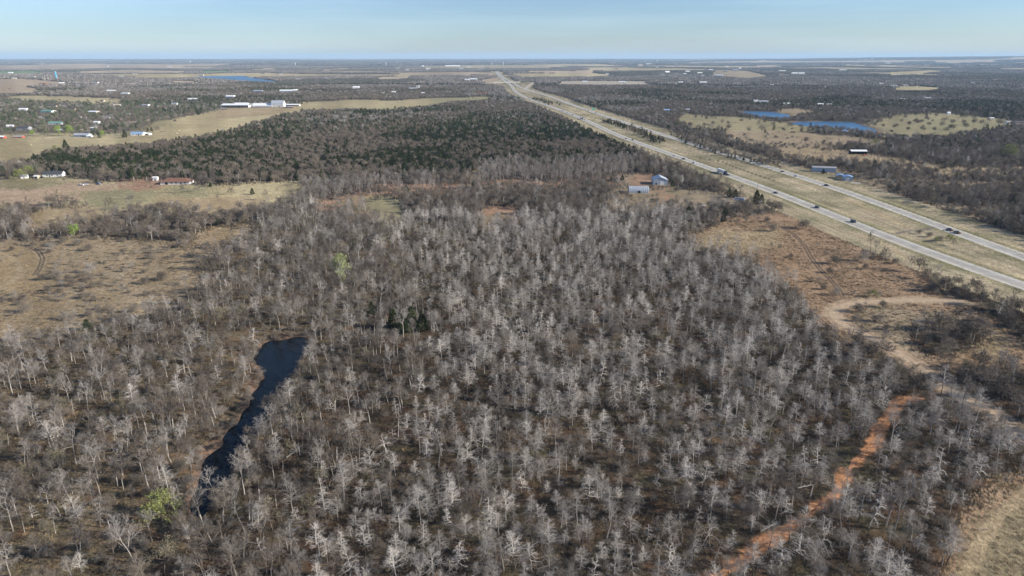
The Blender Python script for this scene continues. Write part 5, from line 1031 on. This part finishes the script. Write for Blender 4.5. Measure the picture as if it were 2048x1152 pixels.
HER = [('palegreen', 684, 576, 1.75, 'pale_green_tree', 'tall tree in pale green leaf with a white trunk, alone in the creek woods', 'tree'), ('green', 150, 478, 1.15, 'bright_green_tree', 'bright green round tree in the brown woods left of the dry field', 'tree'),
 ('lime', 322, 1042, 1.15, 'yellow_green_tree', 'rounded yellow-green tree near the lower end of the pond', 'tree'), ('palegrove', 268, 1125, 1.5, 'spreading_bleached_tree', 'large spreading bleached tree with many whitish limbs, below the yellow-green tree', 'tree'),
 ('cedar', 787, 655, 1.4, 'cedar_tree', 'leftmost dark green cedar of the clump in the dead wood', 'cedar'), ('cedar', 806, 668, 1.35, 'cedar_tree', 'lowest dark green cedar of the clump in the dead wood', 'cedar'), ('cedar', 824, 661, 1.45, 'cedar_tree', 'middle dark green cedar of the clump in the dead wood', 'cedar'), ('cedar', 845, 662, 1.3, 'cedar_tree', 'rightmost dark green cedar of the clump in the dead wood', 'cedar'), ('cedar', 744, 632, .9, 'cedar_tree', 'small cedar left of the cedar clump', 'cedar'),
 ('cedar', 176, 660, .9, 'cedar_tree', 'small bright cedar below the dry grass field', 'cedar'), ('cedar', 133, 303, 2.0, 'large_cedar', 'big dark conical cedar alone on the tan pasture', 'cedar'), ('lime', 110, 300, .9, 'pasture_bush', 'pale bush left of the big pasture cedar', 'bush'), ('cedar', 111, 302, .75, 'cedar_bush', 'low dark cedar bush beside the big pasture cedar', 'cedar'),
 ('cedar', 1512, 406, 1.7, 'tall_cedar', 'taller pointed cedar behind the camper trailer', 'cedar'), ('cedar', 1522, 408, 1.3, 'tall_cedar', 'shorter pointed cedar right of the taller one by the camper', 'cedar'), ('cedar', 1470, 396, 1.2, 'cedar_tree', 'dark cedar left of the camper trailer', 'cedar'), ('cedar', 1458, 394, 1.1, 'cedar_tree', 'dark cedar at the outer left of the camper trailer', 'cedar'),
 ('cedar', 1345, 374, 1.0, 'cedar_tree', 'dark cedar at the right corner of the gabled metal shed', 'cedar'), ('cedar', 1646, 348, .9, 'cedar_tree', 'round dark cedar in front of the grey barn', 'cedar'),
 ('pine', 268, 364, .95, 'pine_tree', 'leftmost tall pine beside the brown-roofed house', 'pine'), ('pine', 281, 362, .85, 'pine_tree', 'middle tall pine beside the brown-roofed house', 'pine'), ('pine', 294, 363, .9, 'pine_tree', 'rightmost tall pine beside the brown-roofed house', 'pine'),
 ('cedar', 505, 389, .9, 'cedar_tree', 'round dark cedar at the right end of the pasture', 'cedar'), ('cedar', 421, 374, .75, 'cedar_tree', 'small dark cedar right of the brown-roofed house', 'cedar'), ('bushy', 463, 390, 1.0, 'bare_tree', 'bare spreading tree left of the round pasture cedar', 'tree'), ('bushy', 395, 384, .9, 'bare_tree', 'bare tree below the brown-roofed house', 'tree'), ('bushy', 365, 386, .9, 'bare_tree', 'bare tree in the grass left of the tree below the brown-roofed house', 'tree'), ('bushy', 300, 371, .7, 'bare_tree', 'low bare tree in front of the small white cube outbuilding', 'tree'), ('bushy', 532, 400, 1.0, 'bare_tree', 'tall bare tree at the right edge of the golden pasture', 'tree'),
 ('cedar', 193, 367, .7, 'cedar_bush', 'dark bush over the pale blue parked car', 'bush'), ('bush', 265, 397, 0.86, 'bare_shrub', 'wide bare shrub in the middle of the pasture', 'shrub'),
 ('bush', 1672, 528, 1.5, 'dark_bush', 'round dark bush casting a long shadow over the twin ruts', 'bush'), ('paleshrub', 1730, 522, 1.6, 'pale_bush', 'pale bush right of the round dark bush', 'bush'), ('bush', 1792, 527, 0.94, 'dark_bush', 'smaller dark bush by the pale stones near the verge', 'bush'), ('lime', 1746, 594, .55, 'lime_bush', 'low lime green bush above the hairpin of the dirt road', 'bush'),
 ('bush', 1608, 457, 2.0, 'grey_bush', 'big grey rounded bush at the top of the rusty grass', 'bush'), ('bush', 1545, 462, 1.6, 'bare_tree', 'bare rounded tree left of the big grey bush', 'tree'), ('bushy', 1558, 500, .55, 'bare_tree', 'small umbrella-shaped bare tree on the rusty grass', 'tree'), ('tall', 1594, 540, .55, 'bare_tree', 'small bare sapling left of the twin ruts', 'tree'),
 ('bushy', 1352, 404, .7, 'bare_tree', 'small bare tree in the yard below the metal sheds', 'tree'), ('palegrove', 1400, 397, .8, 'white_snag', 'left of two thin white dead trunks in the shed yard', 'tree'), ('palegrove', 1411, 397, .8, 'white_snag', 'right of two thin white dead trunks in the shed yard', 'tree'), ('palegrove', 1290, 340, 1.2, 'tan_snag', 'tall tan dead tree at the verge above the metal sheds', 'tree'),
 ('lime', 1898, 482, .6, 'median_bush', 'green bush at the right of the median thicket', 'bush'), ('bushy', 1907, 492, .55, 'bare_tree', 'small bare tree at the right end of the median thicket', 'tree'), ('bush', 1878, 482, 1.08, 'median_shrub', 'brown shrub in the middle of the median thicket', 'shrub'), ('bush', 1858, 474, 1.01, 'median_shrub', 'brown shrub at the left of the median thicket', 'shrub'), ('bush', 1838, 468, 0.86, 'median_shrub', 'thin reddish shrub beside the median crossover', 'shrub'), ('lime', 1872, 484, .5, 'median_bush', 'low green bush in front of the median thicket', 'bush'),
 ('town', 1925, 240, 1.6, 'green_tree', 'larger lime tree beyond the parkland house', 'tree'), ('town', 1948, 240, 1.2, 'green_tree', 'smaller lime tree right of the larger one', 'tree'), ('lime', 2016, 320, 2.6, 'pale_green_tree', 'large pale green tree in the woods at the right edge', 'tree'), ('lime', 1750, 292, 1.3, 'green_tree', 'pale green tree behind the open hay shed', 'tree'),
 ('oak', 279, 250, 1.1, 'pasture_tree', 'single round tree in the pasture left of the arena', 'tree'), ('oak', 380, 230, 1.5, 'pasture_tree', 'left of two brown trees on the pasture edge below the arena', 'tree'), ('cedar', 397, 230, 1.5, 'cedar_tree', 'dark round tree right of the brown pasture tree', 'cedar'), ('cedar', 421, 215, 2.0, 'cedar_tree', 'dark green tree at the left end of the riding arena', 'cedar'),
 ('green', 206, 275, 1.2, 'green_tree', 'green tree between the two ranch houses', 'tree'), ('cedar', 250, 275, 1.7, 'cedar_tree', 'dark cedar at the left of the blue-roofed ranch house', 'cedar'), ('cedar', 199, 276, 1.2, 'cedar_tree', 'dark cedar under the green tree between the ranch houses', 'cedar'), ('green', 140, 272, 1.9, 'green_tree', 'big green tree behind the grey-blue ranch house', 'tree'), ('green', 118, 270, 1.7, 'green_tree', 'second green tree left of the grey-blue ranch house', 'tree'), ('green', 65, 273, 1.1, 'green_tree', 'small vivid green tree at the left pasture edge', 'tree'), ('town', 90, 272, 1.8, 'green_tree', 'greyish green tree left of the ranch trees', 'tree'),
 ('lime', 40, 358, 1.4, 'green_tree', 'yellowish green tree behind the small white shed', 'tree'), ('lime', 60, 352, 1.5, 'green_tree', 'tall greenish tree left of the white house', 'tree'), ('cedar', 8, 352, 1.4, 'cedar_tree', 'dark cedar at the left picture edge by the pole', 'cedar'), ('town', 75, 350, 1.4, 'green_tree', 'green tree behind the roof of the white house', 'tree'),
 ('lime', 22, 445, .9, 'green_bush', 'green bush at the left edge below the golden grass', 'bush'), ('cedar', 42, 450, .8, 'cedar_tree', 'dark cedar below the golden grass at the left', 'cedar'), ('cedar', 312, 428, .9, 'cedar_tree', 'dark cedar in the scrub below the pasture', 'cedar'), ('cedar', 434, 450, .8, 'cedar_tree', 'dark cedar beside the golden clearing', 'cedar'), ('olive', 285, 440, 1.1, 'budding_tree', 'olive budding tree in the scrub below the pasture', 'tree'), ('bush', 70, 425, 1.58, 'dark_bush', 'dark rounded bush at the left below the pasture', 'bush'),
 ('paleshrub', 100, 500, 1.3, 'pale_bush', 'pale bleached bush at the top of the dry field', 'bush'), ('paleshrub', 180, 545, 1.5, 'pale_bush', 'wide pale bush in the middle of the dry field', 'bush'), ('bushy', 125, 556, .6, 'bare_tree', 'small bare tree left of the wide pale bush', 'tree'), ('bush', 325, 560, 1.37, 'dark_bush', 'dark bush with a long shadow at the right of the dry field', 'bush'), ('bush', 290, 568, 1.08, 'dark_bush', 'brown bush left of the darkest bush on the dry field', 'bush'), ('paleshrub', 245, 582, .9, 'pale_bush', 'small whitish bush low on the dry field', 'bush'), ('bush', 50, 625, 1.30, 'dark_bush', 'wide flat bush at the lower left of the dry field', 'bush'), ('bush', 48, 600, 0.94, 'dark_bush', 'low dark bush above the wide flat bush', 'bush'), ('bush', 86, 560, 1.15, 'dark_bush', 'brown bush at the left middle of the dry field', 'bush'), ('bush', 178, 594, 0.79, 'dark_bush', 'small round bush with shadow in the dry field', 'bush'), ('bush', 145, 572, 1.22, 'dark_bush', 'broad brown shrub below the small bare tree of the dry field', 'bush'), ('bush', 5, 605, 1.08, 'dark_bush', 'bush at the left edge of the dry field', 'bush'),
 ('bushy', 470, 668, 1.3, 'budding_tree', 'broad brown tree at the head of the pond', 'tree'), ('olive', 445, 662, 1.35, 'budding_tree', 'left of two olive budding trees above the pond head', 'tree'), ('olive', 490, 655, 1.3, 'budding_tree', 'right of two olive budding trees above the pond head', 'tree'), ('olive', 330, 1150, 1.2, 'budding_tree', 'olive tree at the bottom picture edge below the pond', 'tree'), ('olive', 545, 1060, 1.1, 'budding_tree', 'olive budding tree right below the pond end', 'tree'), ('bushy', 420, 1120, 1.3, 'bare_tree', 'broad grey tree with forked trunk below the pond end', 'tree'), ('olive', 620, 1050, 1.0, 'budding_tree', 'second olive budding tree right of the pond end', 'tree')]
for k, px_, py, sc_, nm, lb, ct in HER:
    x, y = pos(px_, py); tree(nm, k, int(px_) % len(TPL[k]), x, y, (px_ % 7)*.9, sc_, lb, ct); CLEAR.append((x, y, 2.4*sc_)); CLEAR.append((x*.975, y*.975, 2.6*sc_)); CLEAR.append((x*.95, y*.95, 2.2*sc_) if py > 400 and k not in ('bush', 'paleshrub') else (x, y, 1))
PARK = [(1795,233),(1812,236),(1830,232),(1850,238),(1868,233),(1886,243),(1905,246),(1925,250),(1945,247),(1962,250),(1978,244),(1880,254),(1898,256),(1907,258),(1930,258),(1968,254),(1998,250),(1860,250),(1840,246),(1820,250),(1800,244),(1780,240),(1770,232),(1738,232),(1762,244),(1845,258),(1870,262),(1895,262),(1815,262),(1790,256),(1414,236),(1480,242),(1545,252),(1560,248),(1580,252),(1520,250),(1500,262),(1525,264),(1460,256),(1440,262),(1420,258),(1400,262),(1380,256),(1365,250),(1355,236),(1335,233),(1648,262),(1665,268),(1680,274),(1625,260),(1605,262),(1630,300),(1645,302),(1655,304),(1668,303),(1680,302),(1695,303),(1790,300),(1805,302),(1822,305),(1838,303),(1610,285),(1598,300),(1565,296)]
for i, (a, b_) in enumerate(PARK):
    x, y = pos(a+rng.uniform(-3, 3), b_+rng.uniform(-.6, .6)+3); tree('park_tree', 'oak' if i % 5 else 'bushy', i, x, y, i*1., rng.uniform(1.1, 1.6)*(.8 if b_ > 290 else 1), ('%s brown tree on the %s' % (['domed', 'lopsided', 'wide', 'bumpy', 'compact', 'rounded', 'loose'][i % 7], 'parkland by the small pond' if a < 1500 else 'pond side meadow' if a < 1735 else 'upper left of the right parkland' if a < 1850 and b_ < 245 else 'lower left of the right parkland' if a < 1850 else 'upper middle of the right parkland' if a < 1930 and b_ < 248 else 'lower middle of the right parkland' if a < 1930 else 'right end of the parkland')) if b_ < 284 else '%s bare tree in the row along the golden pasture, %s' % (['domed', 'lopsided', 'wide', 'bumpy', 'compact', 'rounded', 'loose'][i % 7], 'left part' if a < 1640 else 'right of the hay shed' if a > 1750 else 'middle part'), 'tree', 'scattered trees across the highway')

def seam(x, y): return 1150+160*(hsh(np.floor(x*3.1), np.floor(y*3.1), 5)-.5)+120*(fbm(x, y, 90, 2, 7)-.5)
x1, y1 = cells(112, 1320, 4.2, R(44)); m_ = np.hypot(x1, y1) < seam(x1, y1); x1, y1 = x1[m_], y1[m_]; c1, _, w1 = cover(x1, y1)
x2, y2 = cells(1000, 3400, 8.0, R(42)); m_ = np.hypot(x2, y2) > seam(x2, y2); x2, y2 = x2[m_], y2[m_]; c2, _, w2 = cover(x2, y2)
def roadfree(x, y, w=10):
    return (dline(x, y, NEAR, 40) > w) & (dline(x, y, FAR, 40) > w) & (dline(x, y, LOOP, 10) > 3.4) & (dline(x, y, RED, 10) > 1.6) & (dline(x, y, VILRD, 10) > 5) & (dline(x, y, RAMP, 20) > 9)
near = {}; 
ok = roadfree(x1, y1) & ~w1 & ~kept_out(x1, y1); x1, y1, c1 = x1[ok], y1[ok], c1[ok]
u = rng.random(len(x1)); acc = np.zeros(len(x1)); r1_ = np.hypot(x1, y1)
clus = fbm(x1, y1, 38, 2, 111)        # clumping of the stands
dens = np.where(np.isin(c1, [CI['dry'], CI['rust'], CI['gold']]), np.where(clus > .55, 3.2, .35), .55+.9*clus)
cedn = fbm(x1, y1, 240, 2, 121); KSET = ['bleached', 'tall', 'bushy', 'bush', 'shrub', 'paleshrub', 'palegrove', 'cedar', 'oak', 'olive', 'green']
pick = np.full(len(x1), -1)
for ki, k in enumerate(KSET):
    p_ = np.zeros(len(x1))
    for cn, dd in DENS.items(): p_[c1 == CI[cn]] = dd.get(k, 0)
    p_ = p_*dens
    if k == 'cedar': p_ = p_*sst(.34, .6, cedn)*2.6
    if k == 'oak': p_ = p_*np.where(np.isin(c1, [CI['cedar'], CI['cedcore']]), 1.35-.7*sst(.38, .62, cedn), 1)
    m = (u >= acc) & (u < acc+p_); pick[m] = ki; acc = acc+p_
x2a = x2; ok = roadfree(x2, y2, 16) & ~w2 & ~kept_out(x2, y2); x2, y2, c2 = x2[ok], y2[ok], c2[ok]
u2 = rng.random(len(x2)); cedn2 = fbm(x2, y2, 240, 2, 121); pal2 = fbm(x2, y2, 300, 2, 141); pick2 = np.full(len(x2), -1)
tree_p = np.select([np.isin(c2, [CI['wood'], CI['mid'], CI['grove']]), np.isin(c2, [CI['cedar'], CI['cedcore']]), c2 == CI['town'], c2 == CI['park'], np.isin(c2, [CI['ffield'], CI['pasture'], CI['dry']])], [.93, .93, .30, .02, .0015], 0)
ced_p = np.where(c2 == CI['cedcore'], .30+.5*sst(.3, .6, cedn2), 0)+np.where(c2 == CI['cedcore'], 0, 1)*np.where(c2 == CI['cedar'], .06+.5*sst(.36, .6, cedn2), .03+.5*sst(.58, .72, cedn2)); grn_p = np.where(c2 == CI['town'], .34, .012)
q = rng.random(len(x2)); q2 = rng.random(len(x2)); ist = u2 < tree_p
pick2[ist] = 0; pick2[ist & (q < ced_p)] = 1; pick2[ist & (q >= ced_p) & (q2 < .05+.3*sst(.58, .7, pal2))] = 2; pick2[ist & (q2 > 1-grn_p)] = 3
# hedgerow trees along the far verge of the highway and in the median belt
BELT = smooth(P((1212,243),(1235,249),(1262,259),(1290,269),(1322,285)), 1, 6.)
BELT2 = smooth(P((1065,197),(1085,202),(1108,210)), 1, 8.)
def belt(ln, wd, n, kinds):
    i = rng.integers(0, len(ln), n); p_ = ln[i]+rng.normal(0, wd, (n, 2)); return p_, rng.choice(kinds, n)

# individuals: the largest-looking of each kind
KIND = {'bush': ('leafless_bush', 'bush', 'rounded leafless bushes'), 'bleached': ('bleached_tree', 'dead tree', 'dead trees with bleached branches'), 'tall': ('bare_tree', 'tree', 'tall leafless trees'), 'bushy': ('bushy_bare_tree', 'tree', 'broad leafless trees'),
 'shrub': ('leafless_shrub', 'shrub', 'leafless shrubs'), 'paleshrub': ('pale_thicket_bush', 'bush', 'pale many-stemmed bushes'), 'palegrove': ('pale_barked_tree', 'tree', 'pale barked trees'),
 'cedar': ('cedar_tree', 'cedar', 'dark green cedars'), 'oak': ('oak_tree', 'oak', 'round brown oaks'), 'olive': ('budding_tree', 'tree', 'trees in olive bud'), 'green': ('green_tree', 'tree', 'green trees')}
ADJ = {'bleached': 'dead tree with bleached silvery branches', 'tall': 'tall leafless tree with pale grey trunk', 'bushy': 'broad leafless tree with dense grey-brown twigs', 'shrub': 'low leafless shrub with fine brown twigs',
 'paleshrub': 'pale grey bush with many upright stems', 'palegrove': 'slender tree with whitish upright limbs', 'cedar': 'dark green conical cedar', 'oak': 'round-crowned brown leafless oak', 'olive': 'bushy tree coming into olive-green bud', 'green': 'tree in fresh green leaf'}
LANDM = [((450,900), 34, 'on the west bank of the dark pond'), ((600,800), 36, 'on the east bank of the dark pond'), ((560,665), 30, 'at the far end of the dark pond'), ((1700,930), 26, 'beside the red clay track'), ((1540,1080), 26, 'beside the lower end of the red clay track'),
 ((1800,730), 40, 'beside the tan dirt road'), ((1700,640), 40, 'by the hairpin of the tan dirt road'), ((200,900), 40, 'in the tangled thicket west of the pond'), ((80,1060), 40, 'in the lower corner of the thicket west of the pond'), ((300,780), 40, 'in the thicket between the dry grass and the pond'),
 ((250,560), 90, 'on the dry grass field at the left'), ((1000,1080), 45, 'at the lower edge of the dead wood'), ((1250,1000), 45, 'in the thinned rows of the dead wood'), ((780,950), 45, 'in the dead wood just east of the pond'), ((1100,800), 60, 'in the middle of the dead wood'),
 ((1400,850), 60, 'in the dead wood between the middle and the red track'), ((1950,1000), 45, 'on the slope by the tan field corner'), ((1900,620), 60, 'along the highway fence by the dirt road'), ((1550,560), 110, 'at the far right edge of the dead wood'), ((900,560), 110, 'in the far part of the dead wood'),
 ((640,520), 90, 'in the creek woods around the pale green tree'), ((1300,390), 120, 'around the two metal sheds'), ((200,380), 160, 'near the white and the brown-roofed houses'), ((600,300), 380, 'in the cedar wood behind the houses'), ((1100,290), 300, 'in the cedar wood beside the highway'),
 ((900,400), 160, 'in the grey woods behind the dead wood'), ((1950,400), 250, 'in the woods across the highway'), ((1600,280), 250, 'on the brown pasture across the highway')]
LANDM += [((720,395), 0, 'behind the little green clearing'), ((1000,395), 0, 'behind the orange soil patch'), ((1180,385), 0, 'left of the arched metal barn'), ((1420,370), 0, 'between the gabled shed and the highway'), ((820,370), 0, 'along the faint red track'), ((1100,345), 0, 'in the pale grove below the cedars'), ((250,330), 0, 'behind the white ranch house'), ((450,345), 0, 'behind the brown-roofed house'), ((700,330), 0, 'in the dark cedar core'), ((1000,310), 0, 'in the hollow of the cedar wood'), ((1220,310), 0, 'at the highway corner of the cedar wood'), ((560,430), 0, 'at the end of the golden pasture'), ((720,600), 0, 'left of the dark cedar clump'), ((680,480), 0, 'beyond the pale green tree'), ((300,450), 0, 'in the scrub below the pasture')]
LMW = [(at(*q[0])[0], q[2]) for q in LANDM]
def where(x, y):
    d = [math.hypot(x-a[0], y-a[1])/(1+.0*math.hypot(*a)) for a, _ in LMW]; return LMW[int(np.argmin(d))][1]
VAR = {'bush': ['domed', 'lumpy', 'wide', 'lopsided', 'tangled'], 'bleached': ['fan-topped', 'drooping', 'ragged', 'crooked open', 'narrow', 'dense', 'bristly', 'layered', 'gnarled open', 'slender', 'full', 'sparse forked', 'shaggy'], 'tall': ['pale-twigged', 'straight', 'slim', 'pale forked', 'leaning', 'narrow', 'pale branching'],
 'bushy': ['round', 'spreading', 'wide', 'domed', 'tangled'], 'shrub': ['fan-shaped', 'round', 'sprawling', 'tufted', 'upright', 'open'], 'paleshrub': ['fanned', 'round', 'open'], 'palegrove': ['slim', 'forked', 'straight', 'broad'], 'cedar': ['narrow', 'bushy', 'pointed', 'lobed', 'broad'],
 'oak': ['domed', 'lopsided', 'wide', 'bumpy', 'compact', 'rounded', 'loose'], 'olive': ['round', 'loose', 'wide'], 'green': ['round', 'loose', 'wide']}
SHORT = {'bush': 'dense leafless bush', 'bleached': 'bleached dead tree', 'tall': 'leafless grey tree', 'bushy': 'twiggy brown tree', 'shrub': 'leafless brown shrub', 'paleshrub': 'pale grey bush', 'palegrove': 'whitish bare tree', 'cedar': 'dark green cedar', 'oak': 'brown leafless oak', 'olive': 'olive budding tree', 'green': 'green tree'}
SIZES = {'bush': (.55, 1.25), 'bleached': (.55, 1.2), 'tall': (.75, 1.3), 'bushy': (.7, 1.1), 'shrub': (.7, 1.25), 'paleshrub': (.7, 1.1), 'palegrove': (.8, 1.1), 'cedar': (.7, 1.2), 'oak': (.7, 1.05), 'olive': (.7, 1.0), 'green': (.7, 1)}
fr_ = lambda x, y: (np.abs(x)/(y*np.cos(PITCH)+H*np.sin(PITCH)) < .765) & (np.arctan2(H, y) < PITCH+R(24.2))
for ki, k in enumerate(KSET):
    m = np.where(pick == ki)[0]
    if not len(m): continue
    X, Y = x1[m], y1[m]; n = len(m); lo, hi = SIZES[k]; sc = rng.uniform(lo, hi, n)
    if k == 'bleached': sc = sc*np.where(r1_[m] < 1200, 1, .9)*(.9+.2*fbm(X, Y, 60, 2, 151))
    idx = rng.integers(0, len(TPL[k]), n); rz = rng.uniform(0, 6.28, n); Z = h(X, Y)
    dist = np.sqrt(X**2+Y**2+H*H)/sc; dist = np.where(fr_(X, Y), dist, 1e9); order = np.argsort(dist); cap = min(int((dist < 1e8).sum()), 300)
    nm, cat, grp = KIND[k]
    for j in order[:cap]:
        tree(nm, k, int(idx[j]), float(X[j]), float(Y[j]), float(rz[j]), float(sc[j]), ('small' if sc[j] < lo+(hi-lo)*.33 else 'large' if sc[j] > lo+(hi-lo)*.66 else 'medium')+' '+VAR[k][idx[j] % len(VAR[k])]+' '+SHORT[k]+' '+where(X[j], Y[j]).replace('between the middle and the red track', 'left of the red track').replace('in the thicket between the dry grass and the pond', 'in the thicket above the pond').replace('in the lower corner of the thicket west of the pond', 'in the lower corner west of the pond'), cat, grp, float(Z[j]))
    rest = order[cap:]
    if len(rest): scatter(nm+'s', k, np.c_[X, Y, Z][rest], idx[rest], rz[rest], sc[rest], grp+' filling the woods')
names2 = [('oak_trees', 'oakfar', 'brown leafless canopy of the woods farther off'), ('cedar_trees', 'cedarfar', 'dark cedars mixed through the woods farther off'), ('pale_trees', 'palefar', 'pale grey trees scattered in the woods farther off'), ('green_trees', 'town', 'green trees around the distant houses')]
Z2 = h(x2, y2)
for i, (nm, k, lb) in enumerate(names2):
    m = np.where(pick2 == i)[0]; n = len(m); scatter(nm, k, np.c_[x2, y2, Z2][m], rng.integers(0, len(TPL[k]), n), rng.uniform(0, 6.28, n), rng.uniform(.7, 1.12, n)*(.85 if i == 0 else 1), lb)
pb, kb = belt(BELT, 7, 210, [0, 1, 1]); pc, kc = belt(BELT2, 12, 80, [1, 1, 0]); pb = np.vstack([pb, pc]); kb = np.r_[kb, kc]
VB = smooth(P((1348,262),(1400,290),(1460,312),(1520,325),(1570,336)), 1, 6.); pd_, kd = belt(VB, 8, 330, [0, 0, 0, 2, 1]); pb = np.vstack([pb, pd_]); kb = np.r_[kb, kd]
for i, (nm, k) in enumerate((('roadside_oaks', 'oak'), ('roadside_cedars', 'cedar'), ('roadside_pale_trees', 'palegrove'))):
    m = kb == i; n = int(m.sum()); scatter(nm, k, np.c_[pb[m], h(pb[m, 0], pb[m, 1])], rng.integers(0, len(TPL[k]), n), rng.uniform(0, 6.28, n), rng.uniform(.5, .85, n), 'belt of trees along the highway')
# woods kilometres away: patches of closed canopy
x3, y3 = cells(3400, 11500, 40, R(41)); c3, _, w3 = cover(x3, y3); k3 = (np.isin(c3, [CI['wood'], CI['cedar'], CI['mid']]) | ((c3 == CI['town']) & (rng.random(len(x3)) < .4))) & ~w3 & ~kept_out(x3, y3, 16.) & (rng.random(len(x3)) < .93) & (dline(x3, y3, NEAR, 90) > 42) & (dline(x3, y3, FAR, 90) > 42)
x3, y3 = x3[k3], y3[k3]; v3 = np.where(fbm(x3, y3, 900, 3, 161) > .56, np.where(rng.random(len(x3)) < .6, 4, 2), rng.integers(0, 4, len(x3)))
scatter('woodland', 'clump', np.c_[x3, y3, h(x3, y3)-.5], v3, rng.uniform(0, 6.28, len(x3)), np.c_[np.full(len(x3), 1.05), np.full(len(x3), 1.05), rng.uniform(.85, 1.2, len(x3))], 'blue-brown woods stretching over the plain')
x4, y4 = cells(11500, 32000, 175, R(41)); c4, _, w4 = cover(x4, y4); k4 = np.isin(c4, [CI['wood'], CI['cedar'], CI['mid']]) & (rng.random(len(x4)) < .9); x4, y4 = x4[k4], y4[k4]
scatter('far_woodland', 'clumpfar', np.c_[x4, y4, h(x4, y4)-3], rng.integers(0, 4, len(x4)), rng.uniform(0, 6.28, len(x4)), np.c_[np.full(len(x4), 1.), np.full(len(x4), 1.), rng.uniform(.5, .9, len(x4))], 'dark woods near the horizon')
# brush leaning over the pond edge
pw = WAT[0]; k_ = rng.integers(0, len(pw), 260); pb5 = pw[k_]+rng.normal(0, 1.3, (260, 2)); pb5 = pb5[(pb5[:, 1] > pw[:, 1].min()+2)]; ins_ = dline(pb5[:, 0], pb5[:, 1], pw, 9) > .3; pb5 = pb5[ins_ & ~inside(pb5[:, 0], pb5[:, 1], pw)]; n = len(pb5)
scatter('bank_brush', 'shrub', np.c_[pb5, h(pb5[:, 0], pb5[:, 1])], rng.integers(0, 6, n), rng.uniform(0, 6.28, n), rng.uniform(.5, 1.15, n), 'tangled brush hanging over the banks of the dark pond')
# undergrowth
x5, y5 = cells(112, 560, 1.7, R(43)); c5, _, w5 = cover(x5, y5); rf = roadfree(x5, y5, 11) & ~w5 & ~kept_out(x5, y5); rr5 = rng.random(len(x5)); 
wd = np.isin(c5, [CI['dead'], CI['tall'], CI['thicket'], CI['mid']]) | (np.isin(c5, [CI['rust'], CI['dry']]) & (rng.random(len(c5)) < .16)); gr = np.isin(c5, [CI['dry'], CI['rust'], CI['gold'], CI['dead'], CI['cornergrass'], CI['thicket']])
pn = fbm(x5, y5, 12, 2, 171); m = rf & wd & (rr5 < .85*sst(.2, .55, pn)); n = int(m.sum())
scatter('undergrowth', 'brush', np.c_[x5, y5, h(x5, y5)][m], rng.integers(0, 4, n), rng.uniform(0, 6.28, n), rng.uniform(.45, 1.2, n), 'brown twiggy undergrowth on the wood floor')
m = rf & gr & (rr5 > .45); n = int(m.sum())
scatter('dry_grass', 'grass', np.c_[x5, y5, h(x5, y5)][m], rng.integers(0, 3, n), rng.uniform(0, 6.28, n), rng.uniform(.5, 1.2, n), 'tufts of dry grass')

# ------------------------------------------------------------------ haze
Zmax = 300.; me = mesh('haze', [(x, y, z) for z in (-90, Zmax) for x, y in ((-60000, -46000), (60000, -46000), (60000, 60000), (-60000, 60000))], [(0, 3, 2, 1), (4, 5, 6, 7), (0, 1, 5, 4), (1, 2, 6, 5), (2, 3, 7, 6), (3, 0, 4, 7)])
hm = bpy.data.materials.new('air_haze'); hm.use_nodes = True; n = hm.node_tree.nodes; n.clear(); pv = n.new('ShaderNodeVolumePrincipled'); ou = n.new('ShaderNodeOutputMaterial')
pv.inputs['Color'].default_value = (.55, .77, 1, 1); pv.inputs['Density'].default_value = 3.4e-5; pv.inputs['Anisotropy'].default_value = .0
hm.node_tree.links.new(pv.outputs[0], ou.inputs['Volume']); me.materials.append(hm); link('haze', me, kind='stuff', label='thin blue haze over the whole plain')
